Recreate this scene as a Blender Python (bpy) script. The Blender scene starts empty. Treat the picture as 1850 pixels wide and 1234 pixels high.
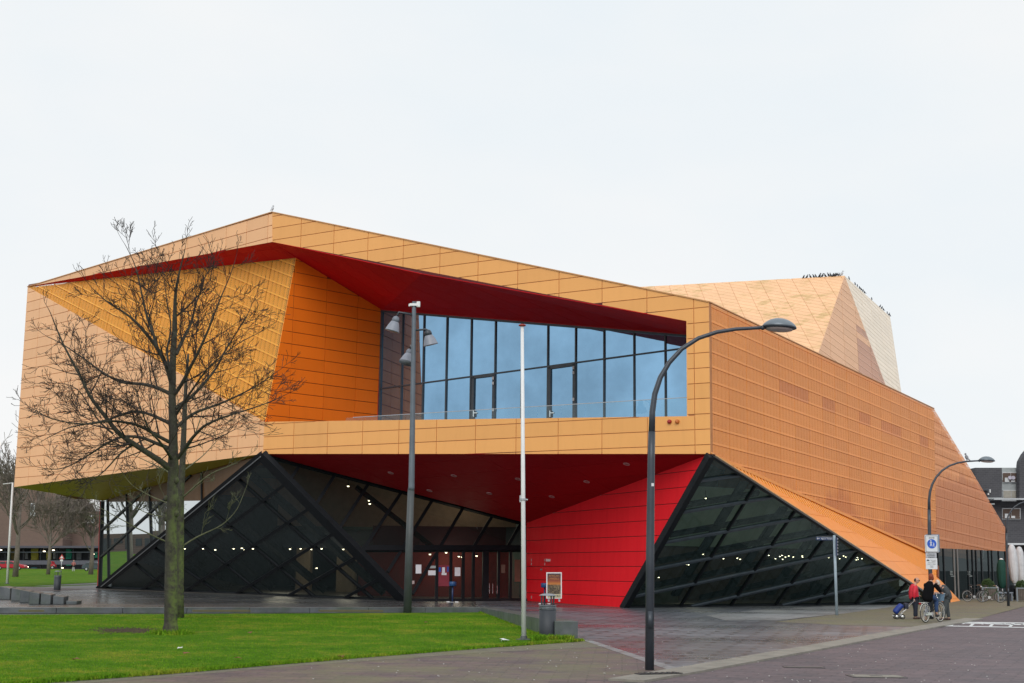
import bpy, math, random
from mathutils import Vector as V, Matrix
random.seed(7)
sc = bpy.context.scene
# ------------------------------------------------------------------ camera
F_PX, CX, CY, CAMH = 2500.0, 925.0, 617.0, 2.0
PITCH = math.atan(401.0 / F_PX); ROLL = 0.0113
FW = V((0, math.cos(PITCH), math.sin(PITCH)))
U0 = V((0, -math.sin(PITCH), math.cos(PITCH)))
RT = V((1, 0, 0)) * math.cos(ROLL) + U0 * math.sin(ROLL)
UP = -V((1, 0, 0)) * math.sin(ROLL) + U0 * math.cos(ROLL)
CAM = V((0, 0, CAMH))
cd = bpy.data.cameras.new('camera'); cam = bpy.data.objects.new('camera', cd)
sc.collection.objects.link(cam); sc.camera = cam
cd.sensor_width = 36; cd.lens = F_PX / 1850 * 36; cd.clip_start = 0.3; cd.clip_end = 3000
m = Matrix.Identity(4)
for r in range(3):
    m[r][0] = RT[r]; m[r][1] = UP[r]; m[r][2] = -FW[r]; m[r][3] = CAM[r]
cam.matrix_world = m
# ------------------------------------------------------------------ sky and sun (overcast)
SUN_EL, SUN_AZ = math.radians(35), math.radians(188)     # azimuth clockwise from +Y: behind the camera, left
world = bpy.data.worlds.new('World'); sc.world = world; world.use_nodes = True
nt = world.node_tree; nt.nodes.clear()
out = nt.nodes.new('ShaderNodeOutputWorld')
sky = nt.nodes.new('ShaderNodeTexSky'); sky.sky_type = 'NISHITA'; sky.sun_disc = False
sky.sun_elevation = SUN_EL; sky.sun_rotation = SUN_AZ
b1 = nt.nodes.new('ShaderNodeBackground'); b1.inputs[1].default_value = 0.05
nt.links.new(sky.outputs[0], b1.inputs[0])
tc = nt.nodes.new('ShaderNodeTexCoord'); mp = nt.nodes.new('ShaderNodeMapping')
mp.inputs['Scale'].default_value = (1.3, 1.3, 3.0)
no = nt.nodes.new('ShaderNodeTexNoise'); no.inputs['Scale'].default_value = 2.2; no.inputs['Detail'].default_value = 5
no.inputs['Roughness'].default_value = 0.5
cr = nt.nodes.new('ShaderNodeValToRGB')
cr.color_ramp.elements[0].position = 0.3; cr.color_ramp.elements[0].color = (0.85, 0.91, 0.95, 1)
cr.color_ramp.elements[1].position = 0.7; cr.color_ramp.elements[1].color = (0.95, 0.955, 0.955, 1)
b2 = nt.nodes.new('ShaderNodeBackground'); b2.inputs[1].default_value = 1.03
nt.links.new(tc.outputs['Generated'], mp.inputs[0]); nt.links.new(mp.outputs[0], no.inputs[0])
nt.links.new(no.outputs[0], cr.inputs[0]); nt.links.new(cr.outputs[0], b2.inputs[0])
mx = nt.nodes.new('ShaderNodeMixShader'); mx.inputs[0].default_value = 0.94
nt.links.new(b1.outputs[0], mx.inputs[1]); nt.links.new(b2.outputs[0], mx.inputs[2])
nt.links.new(mx.outputs[0], out.inputs[0])
sl = bpy.data.lights.new('sun', 'SUN'); sl.energy = 1.5; sl.angle = math.radians(40); sl.color = (1.0, 0.96, 0.9)
so = bpy.data.objects.new('sun', sl); sc.collection.objects.link(so)
sd = V((math.sin(SUN_AZ) * math.cos(SUN_EL), math.cos(SUN_AZ) * math.cos(SUN_EL), math.sin(SUN_EL)))
so.rotation_euler = sd.to_track_quat('Z', 'Y').to_euler(); so.location = (0, -20, 60)
vs = sc.view_settings; vs.view_transform = 'Standard'; vs.look = 'None'; vs.exposure = 0.0; vs.gamma = 1.0
vs.use_curve_mapping = False
sc.cycles.max_bounces = 8; sc.cycles.transparent_max_bounces = 16
sc.cycles.use_denoising = True; sc.cycles.sample_clamp_indirect = 4

# ------------------------------------------------------------------ projection helpers
def ray(px, py):
    return FW * F_PX + RT * (px - CX) + UP * (CY - py)
def G(px, py, z=0.0):
    d = ray(px, py); t = (z - CAMH) / d.z; return CAM + d * t
def AY(px, py, y):
    d = ray(px, py); return CAM + d * (y / d.y)
def OP(px, py, pl):
    d = ray(px, py); t = (pl[0] - CAM).dot(pl[1]) / d.dot(pl[1]); return CAM + d * t
def plane3(a, b, c):
    n = (b - a).cross(c - a).normalized()
    if n.dot(CAM - a) < 0: n = -n
    return (a, n)
def vplane(p, dirxy):
    n = V((dirxy[1], -dirxy[0], 0)).normalized()
    if n.dot(CAM - p) < 0: n = -n
    return (p, n)

# ------------------------------------------------------------------ materials
MATS = {}
def nodes(name):
    mt = bpy.data.materials.new(name); mt.use_nodes = True
    n = mt.node_tree; b = n.nodes['Principled BSDF']; return mt, n, b
def noise(n, scale, detail=4, rough=.55, vec=None):
    t = n.nodes.new('ShaderNodeTexNoise'); t.inputs['Scale'].default_value = scale
    t.inputs['Detail'].default_value = detail; t.inputs['Roughness'].default_value = rough
    if vec: n.links.new(vec, t.inputs['Vector'])
    return t.outputs[0]
def ramp(n, fac, stops):
    r = n.nodes.new('ShaderNodeValToRGB'); e = r.color_ramp.elements
    while len(e) < len(stops): e.new(0.5)
    for i, (p, c) in enumerate(stops):
        e[i].position = p; e[i].color = (*c, 1) if len(c) == 3 else c
    n.links.new(fac, r.inputs[0]); return r.outputs[0]
def mixc(n, fac, a, b, mode='MIX'):
    x = n.nodes.new('ShaderNodeMix'); x.data_type = 'RGBA'; x.blend_type = mode
    for s, v in ((0, fac), (6, a), (7, b)):
        if hasattr(v, 'is_linked') or hasattr(v, 'links'): n.links.new(v, x.inputs[s])
        else: x.inputs[s].default_value = v if s == 0 else (*v, 1)
    return x.outputs[2]
def math_(n, op, a, b=None, c=None):
    x = n.nodes.new('ShaderNodeMath'); x.operation = op
    for i, v in enumerate((a, b, c)):
        if v is None: continue
        if isinstance(v, (int, float)): x.inputs[i].default_value = v
        else: n.links.new(v, x.inputs[i])
    return x.outputs[0]
def pos(n): return n.nodes.new('ShaderNodeNewGeometry').outputs['Position']
def objc(n): return n.nodes.new('ShaderNodeTexCoord').outputs['Object']
def uvc(n): return n.nodes.new('ShaderNodeTexCoord').outputs['UV']
def bump(n, b, h, strength=.3, dist=.02):
    u = n.nodes.new('ShaderNodeBump'); u.inputs['Strength'].default_value = strength
    u.inputs['Distance'].default_value = dist
    n.links.new(h, u.inputs['Height']); n.links.new(u.outputs[0], b.inputs['Normal'])
def plain(name, col, rough=.6, metal=0, var=.12, scale=3.0, spec=.5):
    if name in MATS: return MATS[name]
    mt, n, b = nodes(name)
    f = noise(n, scale, 5, .6, pos(n))
    d = tuple(c * (1 - var) for c in col); l = tuple(min(1, c * (1 + var)) for c in col)
    n.links.new(ramp(n, f, [(.3, d), (.7, l)]), b.inputs['Base Color'])
    b.inputs['Roughness'].default_value = rough; b.inputs['Metallic'].default_value = metal
    b.inputs['Specular IOR Level'].default_value = spec
    MATS[name] = mt; return mt
def emis(name, col, s):
    mt, n, b = nodes(name); b.inputs['Base Color'].default_value = (*col, 1)
    b.inputs['Emission Color'].default_value = (*col, 1); b.inputs['Emission Strength'].default_value = s
    MATS[name] = mt; return mt
def cladding(name, col, rough=.35, var=.05, dirt=.12, moss=0.0, spec=.5, streak=(.45, .30, .16)):
    """painted metal sheet: per panel tint, faint dirt runs, optional algae"""
    mt, n, b = nodes(name)
    oi = n.nodes.new('ShaderNodeObjectInfo')
    p = pos(n)
    mpg = n.nodes.new('ShaderNodeMapping'); mpg.inputs['Scale'].default_value = (1.6, 1.6, .22)
    n.links.new(p, mpg.inputs[0])
    run = noise(n, 1.6, 6, .65, mpg.outputs[0])
    cloud = noise(n, .35, 4, .6, p)
    k = math_(n, 'MULTIPLY_ADD', oi.outputs['Random'], 2 * var, 1 - var)
    base = n.nodes.new('ShaderNodeVectorMath'); base.operation = 'SCALE'
    base.inputs[0].default_value = col; n.links.new(k, base.inputs['Scale'])
    c = base.outputs[0]
    f = math_(n, 'MULTIPLY', ramp(n, run, [(.48, (0, 0, 0)), (.75, (1, 1, 1))]), dirt)
    c = mixc(n, f, c, tuple(x * y for x, y in zip(col, (.55, .5, .5))))
    f2 = math_(n, 'MULTIPLY', ramp(n, cloud, [(.35, (0, 0, 0)), (.7, (1, 1, 1))]), .10)
    c = mixc(n, f2, c, tuple(min(1, x * 1.1) for x in col))
    if moss:
        mpm = n.nodes.new('ShaderNodeMapping'); mpm.inputs['Rotation'].default_value = (0, 0, .5)
        mpm.inputs['Scale'].default_value = (.5, .9, 1.6); n.links.new(p, mpm.inputs[0])
        mo = noise(n, 1.1, 9, .72, mpm.outputs[0]); big = noise(n, .12, 2, .5, p)
        fm = math_(n, 'MULTIPLY', ramp(n, mo, [(.50, (0, 0, 0)), (.60, (1, 1, 1))]),
                   ramp(n, big, [(.36, (0, 0, 0)), (.50, (1, 1, 1))]))
        c = mixc(n, math_(n, 'MULTIPLY', fm, moss), c, (.46, .32, .10))
    n.links.new(c, b.inputs['Base Color'])
    n.links.new(math_(n, 'MULTIPLY_ADD', run, .2, rough - .08), b.inputs['Roughness'])
    b.inputs['Specular IOR Level'].default_value = spec
    MATS[name] = mt; return mt
def perforated(name, col, rim, pitch=.11, frac=.30, rough=.45, rows=.675, cols=2.1, band=True, wet=None):
    """punched sheet: real see-through holes in a staggered grid laid out in metres (UV)"""
    mt, n, b = nodes(name)
    sx = n.nodes.new('ShaderNodeSeparateXYZ'); n.links.new(uvc(n), sx.inputs[0])
    u, v = sx.outputs[0], sx.outputs[1]
    def cell(x, off):
        return math_(n, 'SUBTRACT', math_(n, 'FRACT', math_(n, 'MULTIPLY_ADD', x, 1 / pitch, off)), .5)
    def rr(ou, ov):
        a = cell(u, ou); c = cell(v, ov)
        return math_(n, 'ADD', math_(n, 'MULTIPLY', a, a), math_(n, 'MULTIPLY', c, c))
    d = math_(n, 'MINIMUM', rr(0, 0), rr(.5, .5))
    hole = math_(n, 'LESS_THAN', d, frac / math.pi / 2)
    # unpunched margins round each sheet
    fu = math_(n, 'FRACT', math_(n, 'MULTIPLY', u, 1 / cols)); fv = math_(n, 'FRACT', math_(n, 'MULTIPLY', v, 1 / rows))
    if band:
        inside = math_(n, 'MULTIPLY', math_(n, 'GREATER_THAN', fv, .16), math_(n, 'LESS_THAN', fv, .97))
        hole = math_(n, 'MULTIPLY', hole, inside)
    oi = n.nodes.new('ShaderNodeObjectInfo'); p = pos(n)
    k = math_(n, 'MULTIPLY_ADD', oi.outputs['Random'], .12, .94)
    base = n.nodes.new('ShaderNodeVectorMath'); base.operation = 'SCALE'
    base.inputs[0].default_value = col; n.links.new(k, base.inputs['Scale'])
    cl = noise(n, .4, 5, .6, p)
    c = mixc(n, math_(n, 'MULTIPLY', cl, .3), base.outputs[0], rim)
    if wet:     # rain soaked lower part, with runs
        sz = n.nodes.new('ShaderNodeSeparateXYZ'); n.links.new(p, sz.inputs[0])
        mw = n.nodes.new('ShaderNodeMapping'); mw.inputs['Scale'].default_value = (1.4, 1.4, .12); n.links.new(p, mw.inputs[0])
        st_ = noise(n, 1.5, 6, .7, mw.outputs[0]); lo2 = noise(n, .18, 3, .5, p)
        edge = math_(n, 'ADD', math_(n, 'MULTIPLY_ADD', st_, 2.6, wet - 3.8), math_(n, 'MULTIPLY', lo2, 5.0))
        fz = ramp(n, math_(n, 'MULTIPLY_ADD', math_(n, 'SUBTRACT', edge, sz.outputs[2]), .9, .5), [(.2, (0, 0, 0)), (.8, (1, 1, 1))])
        c = mixc(n, math_(n, 'MULTIPLY', fz, .62), c, tuple(x * y for x, y in zip(col, (.66, .48, .42))))
    n.links.new(c, b.inputs['Base Color']); b.inputs['Roughness'].default_value = rough
    tr = n.nodes.new('ShaderNodeBsdfTransparent'); ms = n.nodes.new('ShaderNodeMixShader')
    o = n.nodes['Material Output']
    n.links.new(hole, ms.inputs[0]); n.links.new(b.outputs[0], ms.inputs[1]); n.links.new(tr.outputs[0], ms.inputs[2])
    n.links.new(ms.outputs[0], o.inputs[0])
    MATS[name] = mt; return mt
def glass(name, trans, tint, refl=1.0, base=.04, rough=.0, body=None, wob=.0):
    """tinted glazing: fresnel mirror over a transparent tinted layer"""
    mt, n, b = nodes(name); n.nodes.remove(b)
    gl = n.nodes.new('ShaderNodeBsdfGlossy'); gl.inputs['Roughness'].default_value = rough
    gl.inputs['Color'].default_value = (*tint, 1)
    tr = n.nodes.new('ShaderNodeBsdfTransparent'); tr.inputs['Color'].default_value = (*trans, 1)
    low = tr.outputs[0]
    if body:
        df = n.nodes.new('ShaderNodeBsdfDiffuse'); df.inputs['Color'].default_value = (*body[0], 1)
        m0 = n.nodes.new('ShaderNodeMixShader'); m0.inputs[0].default_value = body[1]
        n.links.new(low, m0.inputs[1]); n.links.new(df.outputs[0], m0.inputs[2]); low = m0.outputs[0]
    lw = n.nodes.new('ShaderNodeFresnel'); lw.inputs['IOR'].default_value = 1.55
    f = math_(n, 'MINIMUM', math_(n, 'MULTIPLY_ADD', lw.outputs[0], refl, base), 1.0)
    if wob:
        tn = ramp(n, noise(n, .22, 5, .6, pos(n)), [(.35, tuple(x * .82 for x in tint)), (.65, tuple(min(1, x * 1.18) for x in tint))]); n.links.new(tn, gl.inputs['Color'])  # soft noise in the mirror tint paints in cloud reflections
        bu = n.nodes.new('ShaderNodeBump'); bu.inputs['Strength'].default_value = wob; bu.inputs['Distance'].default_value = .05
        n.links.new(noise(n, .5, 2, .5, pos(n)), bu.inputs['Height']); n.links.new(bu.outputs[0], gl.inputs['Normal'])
    ms = n.nodes.new('ShaderNodeMixShader'); n.links.new(f, ms.inputs[0])
    n.links.new(low, ms.inputs[1]); n.links.new(gl.outputs[0], ms.inputs[2])
    n.links.new(ms.outputs[0], n.nodes['Material Output'].inputs[0])
    MATS[name] = mt; return mt

# ------------------------------------------------------------------ objects
def mesh_obj(name, verts, faces, mat, parent=None, smooth=False, loc=None, uvs=None):
    me = bpy.data.meshes.new(name); me.from_pydata([tuple(v) for v in verts], [], faces); me.validate()
    if mat is not None: me.materials.append(mat)
    if smooth:
        me.polygons.foreach_set('use_smooth', [True] * len(me.polygons))
    if uvs is not None and len(me.loops):
        ul = me.uv_layers.new(name='UVMap')
        for lp in me.loops: ul.data[lp.index].uv = uvs[lp.vertex_index]
    me.update()
    o = bpy.data.objects.new(name, me); sc.collection.objects.link(o)
    if parent is not None: o.parent = parent
    if loc is not None: o.location = loc
    return o
def thing(name, label, cat, loc=(0, 0, 0), rz=0.0, group=None):
    o = bpy.data.objects.new(name, None); sc.collection.objects.link(o); o.empty_display_size = .2
    o.location = loc; o.rotation_euler = (0, 0, rz); o['label'] = label; o['category'] = cat
    if group: o['group'] = group
    return o
def tag(o, label, cat, group=None):
    o['label'] = label; o['category'] = cat
    if group: o['group'] = group
    return o
def struct(o, kind='structure'): o['kind'] = kind; return o
def copy_tree(o, parent=None, loc=None, rz=None, label=None, scale=None):
    c = o.copy(); sc.collection.objects.link(c); c.parent = parent
    if loc is not None: c.location = loc
    if rz is not None: c.rotation_euler = (0, 0, rz)
    if scale is not None: c.scale = (scale,) * 3
    if label: c['label'] = label
    for ch in [x for x in KIDS(o)]: copy_tree(ch, c)
    return c
def KIDS(o): return list(o.children)
class MB:
    def __init__(s): s.v = []; s.f = []
    def add(s, vs, fs):
        k = len(s.v); s.v += [V(x) for x in vs]; s.f += [tuple(i + k for i in f) for f in fs]; return s
    def box(s, c, size, rz=0.0):
        x, y, z = (a / 2 for a in size); c = V(c); R = Matrix.Rotation(rz, 3, 'Z')
        vs = [c + R @ V((i * x, j * y, k * z)) for i in (-1, 1) for j in (-1, 1) for k in (-1, 1)]
        return s.add(vs, [(0, 1, 3, 2), (4, 6, 7, 5), (0, 4, 5, 1), (2, 3, 7, 6), (0, 2, 6, 4), (1, 5, 7, 3)])
    def beam(s, p, q, w, d, n):
        """box from p to q, w wide across n, occupying d along n behind... centred"""
        p, q, n = V(p), V(q), V(n).normalized(); a = (q - p).normalized(); t = a.cross(n).normalized()
        vs = [e + t * (i * w / 2) + n * (j * d / 2) for e in (p, q) for i in (-1, 1) for j in (-1, 1)]
        return s.add(vs, [(0, 1, 3, 2), (4, 6, 7, 5), (0, 4, 5, 1), (2, 3, 7, 6), (0, 2, 6, 4), (1, 5, 7, 3)])
    def tube(s, pts, rad, n=8, cap=True):
        pts = [V(p) for p in pts]
        if isinstance(rad, (int, float)): rad = [rad] * len(pts)
        k0 = len(s.v); prev = None
        for i, p in enumerate(pts):
            if i == 0: t = pts[1] - p
            elif i == len(pts) - 1: t = p - pts[i - 1]
            else: t = (pts[i + 1] - p).normalized() + (p - pts[i - 1]).normalized()
            if t.length < 1e-9: t = V((0, 0, 1))
            t.normalize()
            if prev is None:
                a = V((1, 0, 0)) if abs(t.x) < .9 else V((0, 1, 0)); u = t.cross(a).normalized()
            else:
                u = (prev - t * prev.dot(t))
                u = u.normalized() if u.length > 1e-6 else t.orthogonal().normalized()
            w = t.cross(u); prev = u
            for j in range(n):
                an = 2 * math.pi * j / n; s.v.append(p + (u * math.cos(an) + w * math.sin(an)) * rad[i])
        for i in range(len(pts) - 1):
            for j in range(n):
                a = k0 + i * n + j; b = k0 + i * n + (j + 1) % n
                s.f.append((a, b, b + n, a + n))
        if cap:
            s.f.append(tuple(k0 + j for j in reversed(range(n))))
            s.f.append(tuple(k0 + (len(pts) - 1) * n + j for j in range(n)))
        return s
    def lathe(s, prof, c=(0, 0, 0), n=20, axis=None):
        """prof = [(r, z)...] about +Z at c, or about axis"""
        c = V(c); q = V((0, 0, 1)).rotation_difference(V(axis)).to_matrix() if axis is not None else Matrix.Identity(3)
        k = len(s.v)
        for r, z in prof:
            for j in range(n):
                an = 2 * math.pi * j / n; s.v.append(c + q @ V((r * math.cos(an), r * math.sin(an), z)))
        for i in range(len(prof) - 1):
            for j in range(n):
                a = k + i * n + j; b = k + i * n + (j + 1) % n
                s.f.append((a, b, b + n, a + n))
        s.f.append(tuple(k + j for j in reversed(range(n))))
        s.f.append(tuple(k + (len(prof) - 1) * n + j for j in range(n)))
        return s
    def torus(s, c, R, r, axis=(0, 1, 0), n=32, m_=6):
        q = V((0, 0, 1)).rotation_difference(V(axis)).to_matrix(); k = len(s.v); c = V(c)
        for i in range(n):
            a = 2 * math.pi * i / n
            for j in range(m_):
                b = 2 * math.pi * j / m_
                s.v.append(c + q @ V(((R + r * math.cos(b)) * math.cos(a), (R + r * math.cos(b)) * math.sin(a), r * math.sin(b))))
        for i in range(n):
            for j in range(m_):
                i2 = (i + 1) % n; j2 = (j + 1) % m_
                s.f.append((k + i * m_ + j, k + i2 * m_ + j, k + i2 * m_ + j2, k + i * m_ + j2))
        return s
    def prism(s, poly, off):
        """polygon (3d points) extruded by vector off"""
        n = len(poly); off = V(off); k = len(s.v)
        s.v += [V(p) for p in poly] + [V(p) + off for p in poly]
        s.f.append(tuple(range(k, k + n))); s.f.append(tuple(reversed(range(k + n, k + 2 * n))))
        for i in range(n):
            j = (i + 1) % n; s.f.append((k + i, k + n + i, k + n + j, k + j))
        return s
    def ell(s, c, r, n=12, m_=8, R=None):
        c = V(c); k = len(s.v); R = R or Matrix.Identity(3)
        for i in range(m_ + 1):
            th = math.pi * i / m_
            for j in range(n):
                a = 2 * math.pi * j / n
                s.v.append(c + R @ V((r[0] * math.sin(th) * math.cos(a), r[1] * math.sin(th) * math.sin(a), r[2] * math.cos(th))))
        for i in range(m_):
            for j in range(n):
                a = k + i * n + j; b = k + i * n + (j + 1) % n
                s.f.append((a, b, b + n, a + n))
        return s
    def build(s, name, mat, parent=None, smooth=False, loc=None):
        return mesh_obj(name, s.v, s.f, mat, parent, smooth, loc)

# polygon tools (2D)
def clip_half(poly, a, b, c):
    """keep a*x+b*y+c >= 0"""
    out_ = []
    for i in range(len(poly)):
        p, q = poly[i], poly[(i + 1) % len(poly)]
        dp = a * p[0] + b * p[1] + c; dq = a * q[0] + b * q[1] + c
        if dp >= 0: out_.append(p)
        if (dp >= 0) != (dq >= 0):
            t = dp / (dp - dq); out_.append((p[0] + (q[0] - p[0]) * t, p[1] + (q[1] - p[1]) * t))
    return out_
def area2(poly):
    return .5 * sum(poly[i][0] * poly[(i + 1) % len(poly)][1] - poly[(i + 1) % len(poly)][0] * poly[i][1] for i in range(len(poly)))
def clean(poly, eps=1e-4):
    o = []
    for p in poly:
        if not o or (abs(p[0] - o[-1][0]) > eps or abs(p[1] - o[-1][1]) > eps): o.append(p)
    if len(o) > 1 and abs(o[0][0] - o[-1][0]) < eps and abs(o[0][1] - o[-1][1]) < eps: o.pop()
    return o
def lineabc(p, q):
    a = q[1] - p[1]; b = p[0] - q[0]; return a, b, -(a * p[0] + b * p[1])
def split_all(poly, lines):
    polys = [poly]
    for (p, q) in lines:
        a, b, c = lineabc(p, q); nxt = []
        for P in polys:
            for sgn in (1, -1):
                r = clean(clip_half(P, a * sgn, b * sgn, c * sgn))
                if len(r) > 2 and abs(area2(r)) > 6: nxt.append(r)
        polys = nxt
    return polys
def clip_seg(poly, p, q, ext=4000):
    """line through p,q clipped to convex polygon"""
    d = (q[0] - p[0], q[1] - p[1]); t0, t1 = -1e9, 1e9; s = 1 if area2(poly) > 0 else -1
    for i in range(len(poly)):
        a, b = poly[i], poly[(i + 1) % len(poly)]
        nx, ny = -(b[1] - a[1]) * s, (b[0] - a[0]) * s
        den = nx * d[0] + ny * d[1]; num = nx * (p[0] - a[0]) + ny * (p[1] - a[1])
        if abs(den) < 1e-9:
            if num < 0: return None
            continue
        t = -num / den
        if den > 0: t0 = max(t0, t)
        else: t1 = min(t1, t)
    if t1 - t0 < 1e-6: return None
    return (p[0] + d[0] * t0, p[1] + d[1] * t0), (p[0] + d[0] * t1, p[1] + d[1] * t1)

def panels(pts, pl, uv_px, w, h, mat, name, parent, gap=.035, depth=.04, u0=0.0, v0=0.0, vdir=None, back=None, margins=None, skip=None, minarea=.02, thick=.25, special_px=None, merge=None, uvec=None):
    """clad the planar polygon pts (3d) with separate sheets; uv_px=(px a, px b) gives the run of the horizontal joints"""
    n = pl[1]
    if uvec is None:
        A, B = OP(*uv_px[0], pl), OP(*uv_px[1], pl); u = (B - A).normalized(); org = A
    else:
        A = OP(*uv_px[0], pl); u = V(uvec); u = (u - n * u.dot(n)).normalized(); org = A
    if vdir is None:
        vz = V((0, 0, 1)) - n * n.z; v = vz.normalized()
    else: v = V(vdir).normalized()
    # solve p-org = a u + b v in plane
    uu, uv_, vv = 1.0, u.dot(v), 1.0; det = uu * vv - uv_ * uv_
    def to2(p):
        r = p - org; x, y = r.dot(u), r.dot(v)
        return ((x * vv - y * uv_) / det, (y * uu - x * uv_) / det)
    def to3(q): return org + u * q[0] + v * q[1]
    P2 = [to2(p) for p in pts]
    xs = [q[0] for q in P2]; ys = [q[1] for q in P2]
    i0, i1 = math.floor((min(xs) - u0) / w) - 1, math.ceil((max(xs) - u0) / w) + 1
    j0, j1 = math.floor((min(ys) - v0) / h) - 1, math.ceil((max(ys) - v0) / h) + 1
    g = gap / 2; cnt = 0; special = {}
    for (sx_, sy_, sm_) in (special_px or []):
        q = to2(OP(sx_, sy_, pl)); special[(math.floor((q[0] - u0) / w), math.floor((q[1] - v0) / h))] = sm_
    for i in range(i0, i1):
        for j in range(j0, j1):
            xa, xb = u0 + i * w + g, u0 + (i + 1) * w - g; ya, yb = v0 + j * h + g, v0 + (j + 1) * h - g
            r = clip_half(P2, 1, 0, -xa)
            if len(r) > 2: r = clip_half(r, -1, 0, xb)
            if len(r) > 2: r = clip_half(r, 0, 1, -ya)
            if len(r) > 2: r = clip_half(r, 0, -1, yb)
            r = clean(r) if len(r) > 2 else r
            if len(r) < 3 or abs(area2(r)) < minarea: continue
            wp = [to3(q) for q in r]; c = sum(wp, V()) / len(wp)
            off = -n * depth
            k = len(wp)
            vs = [p - c for p in wp] + [p - c + off for p in wp]
            fs = [tuple(range(k))] + [(a, a + k, (a + 1) % k + k, (a + 1) % k) for a in range(k)]
            mm = mat
            mm = special.get((i, j), mm)
            if merge is not None:
                merge.add([x + c for x in vs], fs); cnt += 1; continue
            uvs = [(q[0] - u0, q[1] - v0) for q in r] * 2
            mesh_obj(name, vs, fs, mm, parent, loc=c - parent.location, uvs=uvs); cnt += 1
    if back is not None:
        mb = MB(); mb.prism([p - n * (depth - .004) for p in pts], -n * thick)
        mb.v = [x - parent.location for x in mb.v]
        mb.build('backing_wall', back, parent)
    return cnt
# ================================================================== materials in use
M_F = cladding('cladding_sand_orange', (.80, .385, .115), rough=.42, moss=0)
M_L = cladding('cladding_salmon', (.84, .46, .22), rough=.38)
M_T1 = cladding('cladding_tower_mossy', (.84, .50, .27), rough=.4, moss=.62)
M_T3 = cladding('cladding_tower_cream', (.90, .77, .61), rough=.4, dirt=.35)
M_O = cladding('cladding_deep_orange', (.95, .20, .012), rough=.5, spec=.25)
M_WEDGE = cladding('cladding_bright_orange', (.90, .29, .03), rough=.35, spec=.22)
M_RED = cladding('cladding_red', (.82, .010, .020), rough=.5, dirt=.2, spec=.22)
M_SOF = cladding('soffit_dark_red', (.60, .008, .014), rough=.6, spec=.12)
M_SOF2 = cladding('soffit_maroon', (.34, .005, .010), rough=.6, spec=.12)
M_OLIVE = cladding('soffit_olive', (.42, .34, .012), rough=.4)
M_BACK = plain('backing_orange', (.50, .20, .07), .7)
M_BACKO = plain('backing_dark_orange', (.20, .05, .01), .7)
M_BACKR = plain('backing_dark_red', (.10, .005, .006), .7)
M_BACKW = plain('backing_grey', (.16, .13, .09), .7)
M_RP = perforated('perforated_copper_orange', (.95, .345, .058), (.90, .28, .045), frac=.24, wet=5.2)
M_RPD = perforated('perforated_dark_hatch', (.84, .29, .07), (.78, .25, .06), frac=.34)
M_PP = perforated('perforated_yellow', (.92, .43, .045), (.88, .36, .04), pitch=.13, frac=.42)
M_T2 = perforated('perforated_tower', (.84, .50, .30), (.80, .46, .26), frac=.16)
M_T2D = perforated('perforated_tower_dark', (.66, .38, .27), (.62, .36, .26), frac=.26)
M_R2 = perforated('perforated_gable', (.88, .34, .10), (.82, .28, .08), frac=.18, wet=8.3)
M_CORR = plain('corrugated_orange', (.88, .30, .012), .4, var=.05)
M_CORRB = plain('corrugated_behind_sheet', (.70, .19, .035), .6, var=.08)
M_CORRY = plain('corrugated_behind_yellow', (.75, .23, .015), .6, var=.08)
M_FRAME = plain('frame_black', (.009, .011, .014), .45, var=.2, spec=.22)
M_FRAMEG = plain('frame_slate', (.05, .065, .08), .35, var=.2)
M_DARK = plain('interior_dark', (.03, .035, .04), .7)
M_GL = glass('glazing_smoke', (.40, .46, .47), (.85, .92, .95), refl=1.0, base=.01, body=((.030, .055, .055), .22))
M_GS = glass('glazing_mirror', (.10, .12, .13), (.80, .86, .88), refl=1.1, base=.6, body=((.16, .20, .21), .5))
M_GR = glass('glazing_green', (.42, .52, .50), (.8, .95, .93), refl=1.0, base=.015, body=((.035, .075, .07), .22))
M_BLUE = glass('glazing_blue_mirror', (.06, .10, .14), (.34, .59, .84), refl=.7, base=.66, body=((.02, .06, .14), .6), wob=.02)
M_RAIL = glass('glazing_balustrade', (.80, .90, .92), (.9, 1, 1), refl=.8, base=.02)
M_CONC = plain('concrete_blue_grey', (.16, .18, .19), .55, var=.3, scale=2.5)
M_STEEL = plain('galvanised_steel', (.42, .44, .46), .4, .6, var=.12)
M_POLE = plain('pole_anthracite', (.045, .055, .07), .38, .2, var=.15)
M_WHITE = plain('white_paint', (.72, .73, .74), .4, var=.05)
M_BLACK = plain('black_rubber', (.015, .015, .016), .6)
M_CHROME = plain('bright_metal', (.65, .66, .67), .25, .9, var=.05)

# ================================================================== the theatre
TH = thing('theatre_building', 'orange faceted theatre with a recessed glass balcony front and dark glass ground floor', 'theatre', (5, 64, 0))
def BT(mb, name, mat, parent=None, smooth=False):
    parent = parent or TH; mb.v = [x - V(parent.matrix_world.translation if False else parent.location) for x in mb.v]
    return mb.build(name, mat, parent, smooth)
# key points ---------------------------------------------------------
C0 = AY(1283, 820, 60.0)                                  # lower right front corner
DF = V((-1.555, 1, 0)); PL_F = vplane(C0, DF)
C1 = OP(1280, 545, PL_F); PK = OP(492, 383, PL_F); PKb = OP(492, 437, PL_F); K0 = OP(475, 820, PL_F)
K1 = OP(478, 762, PL_F)
DL = V((-.998, 1, 0)); PL_L = vplane(K0, DL)
DR = V((.60, 1, 0)); PL_R = vplane(C0, DR)
L_tl = OP(50, 518, PL_L); L_bl = OP(25, 880, PL_L)
PKl = OP(492, 383, PL_L); PKbl = OP(492, 437, PL_L)
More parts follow.
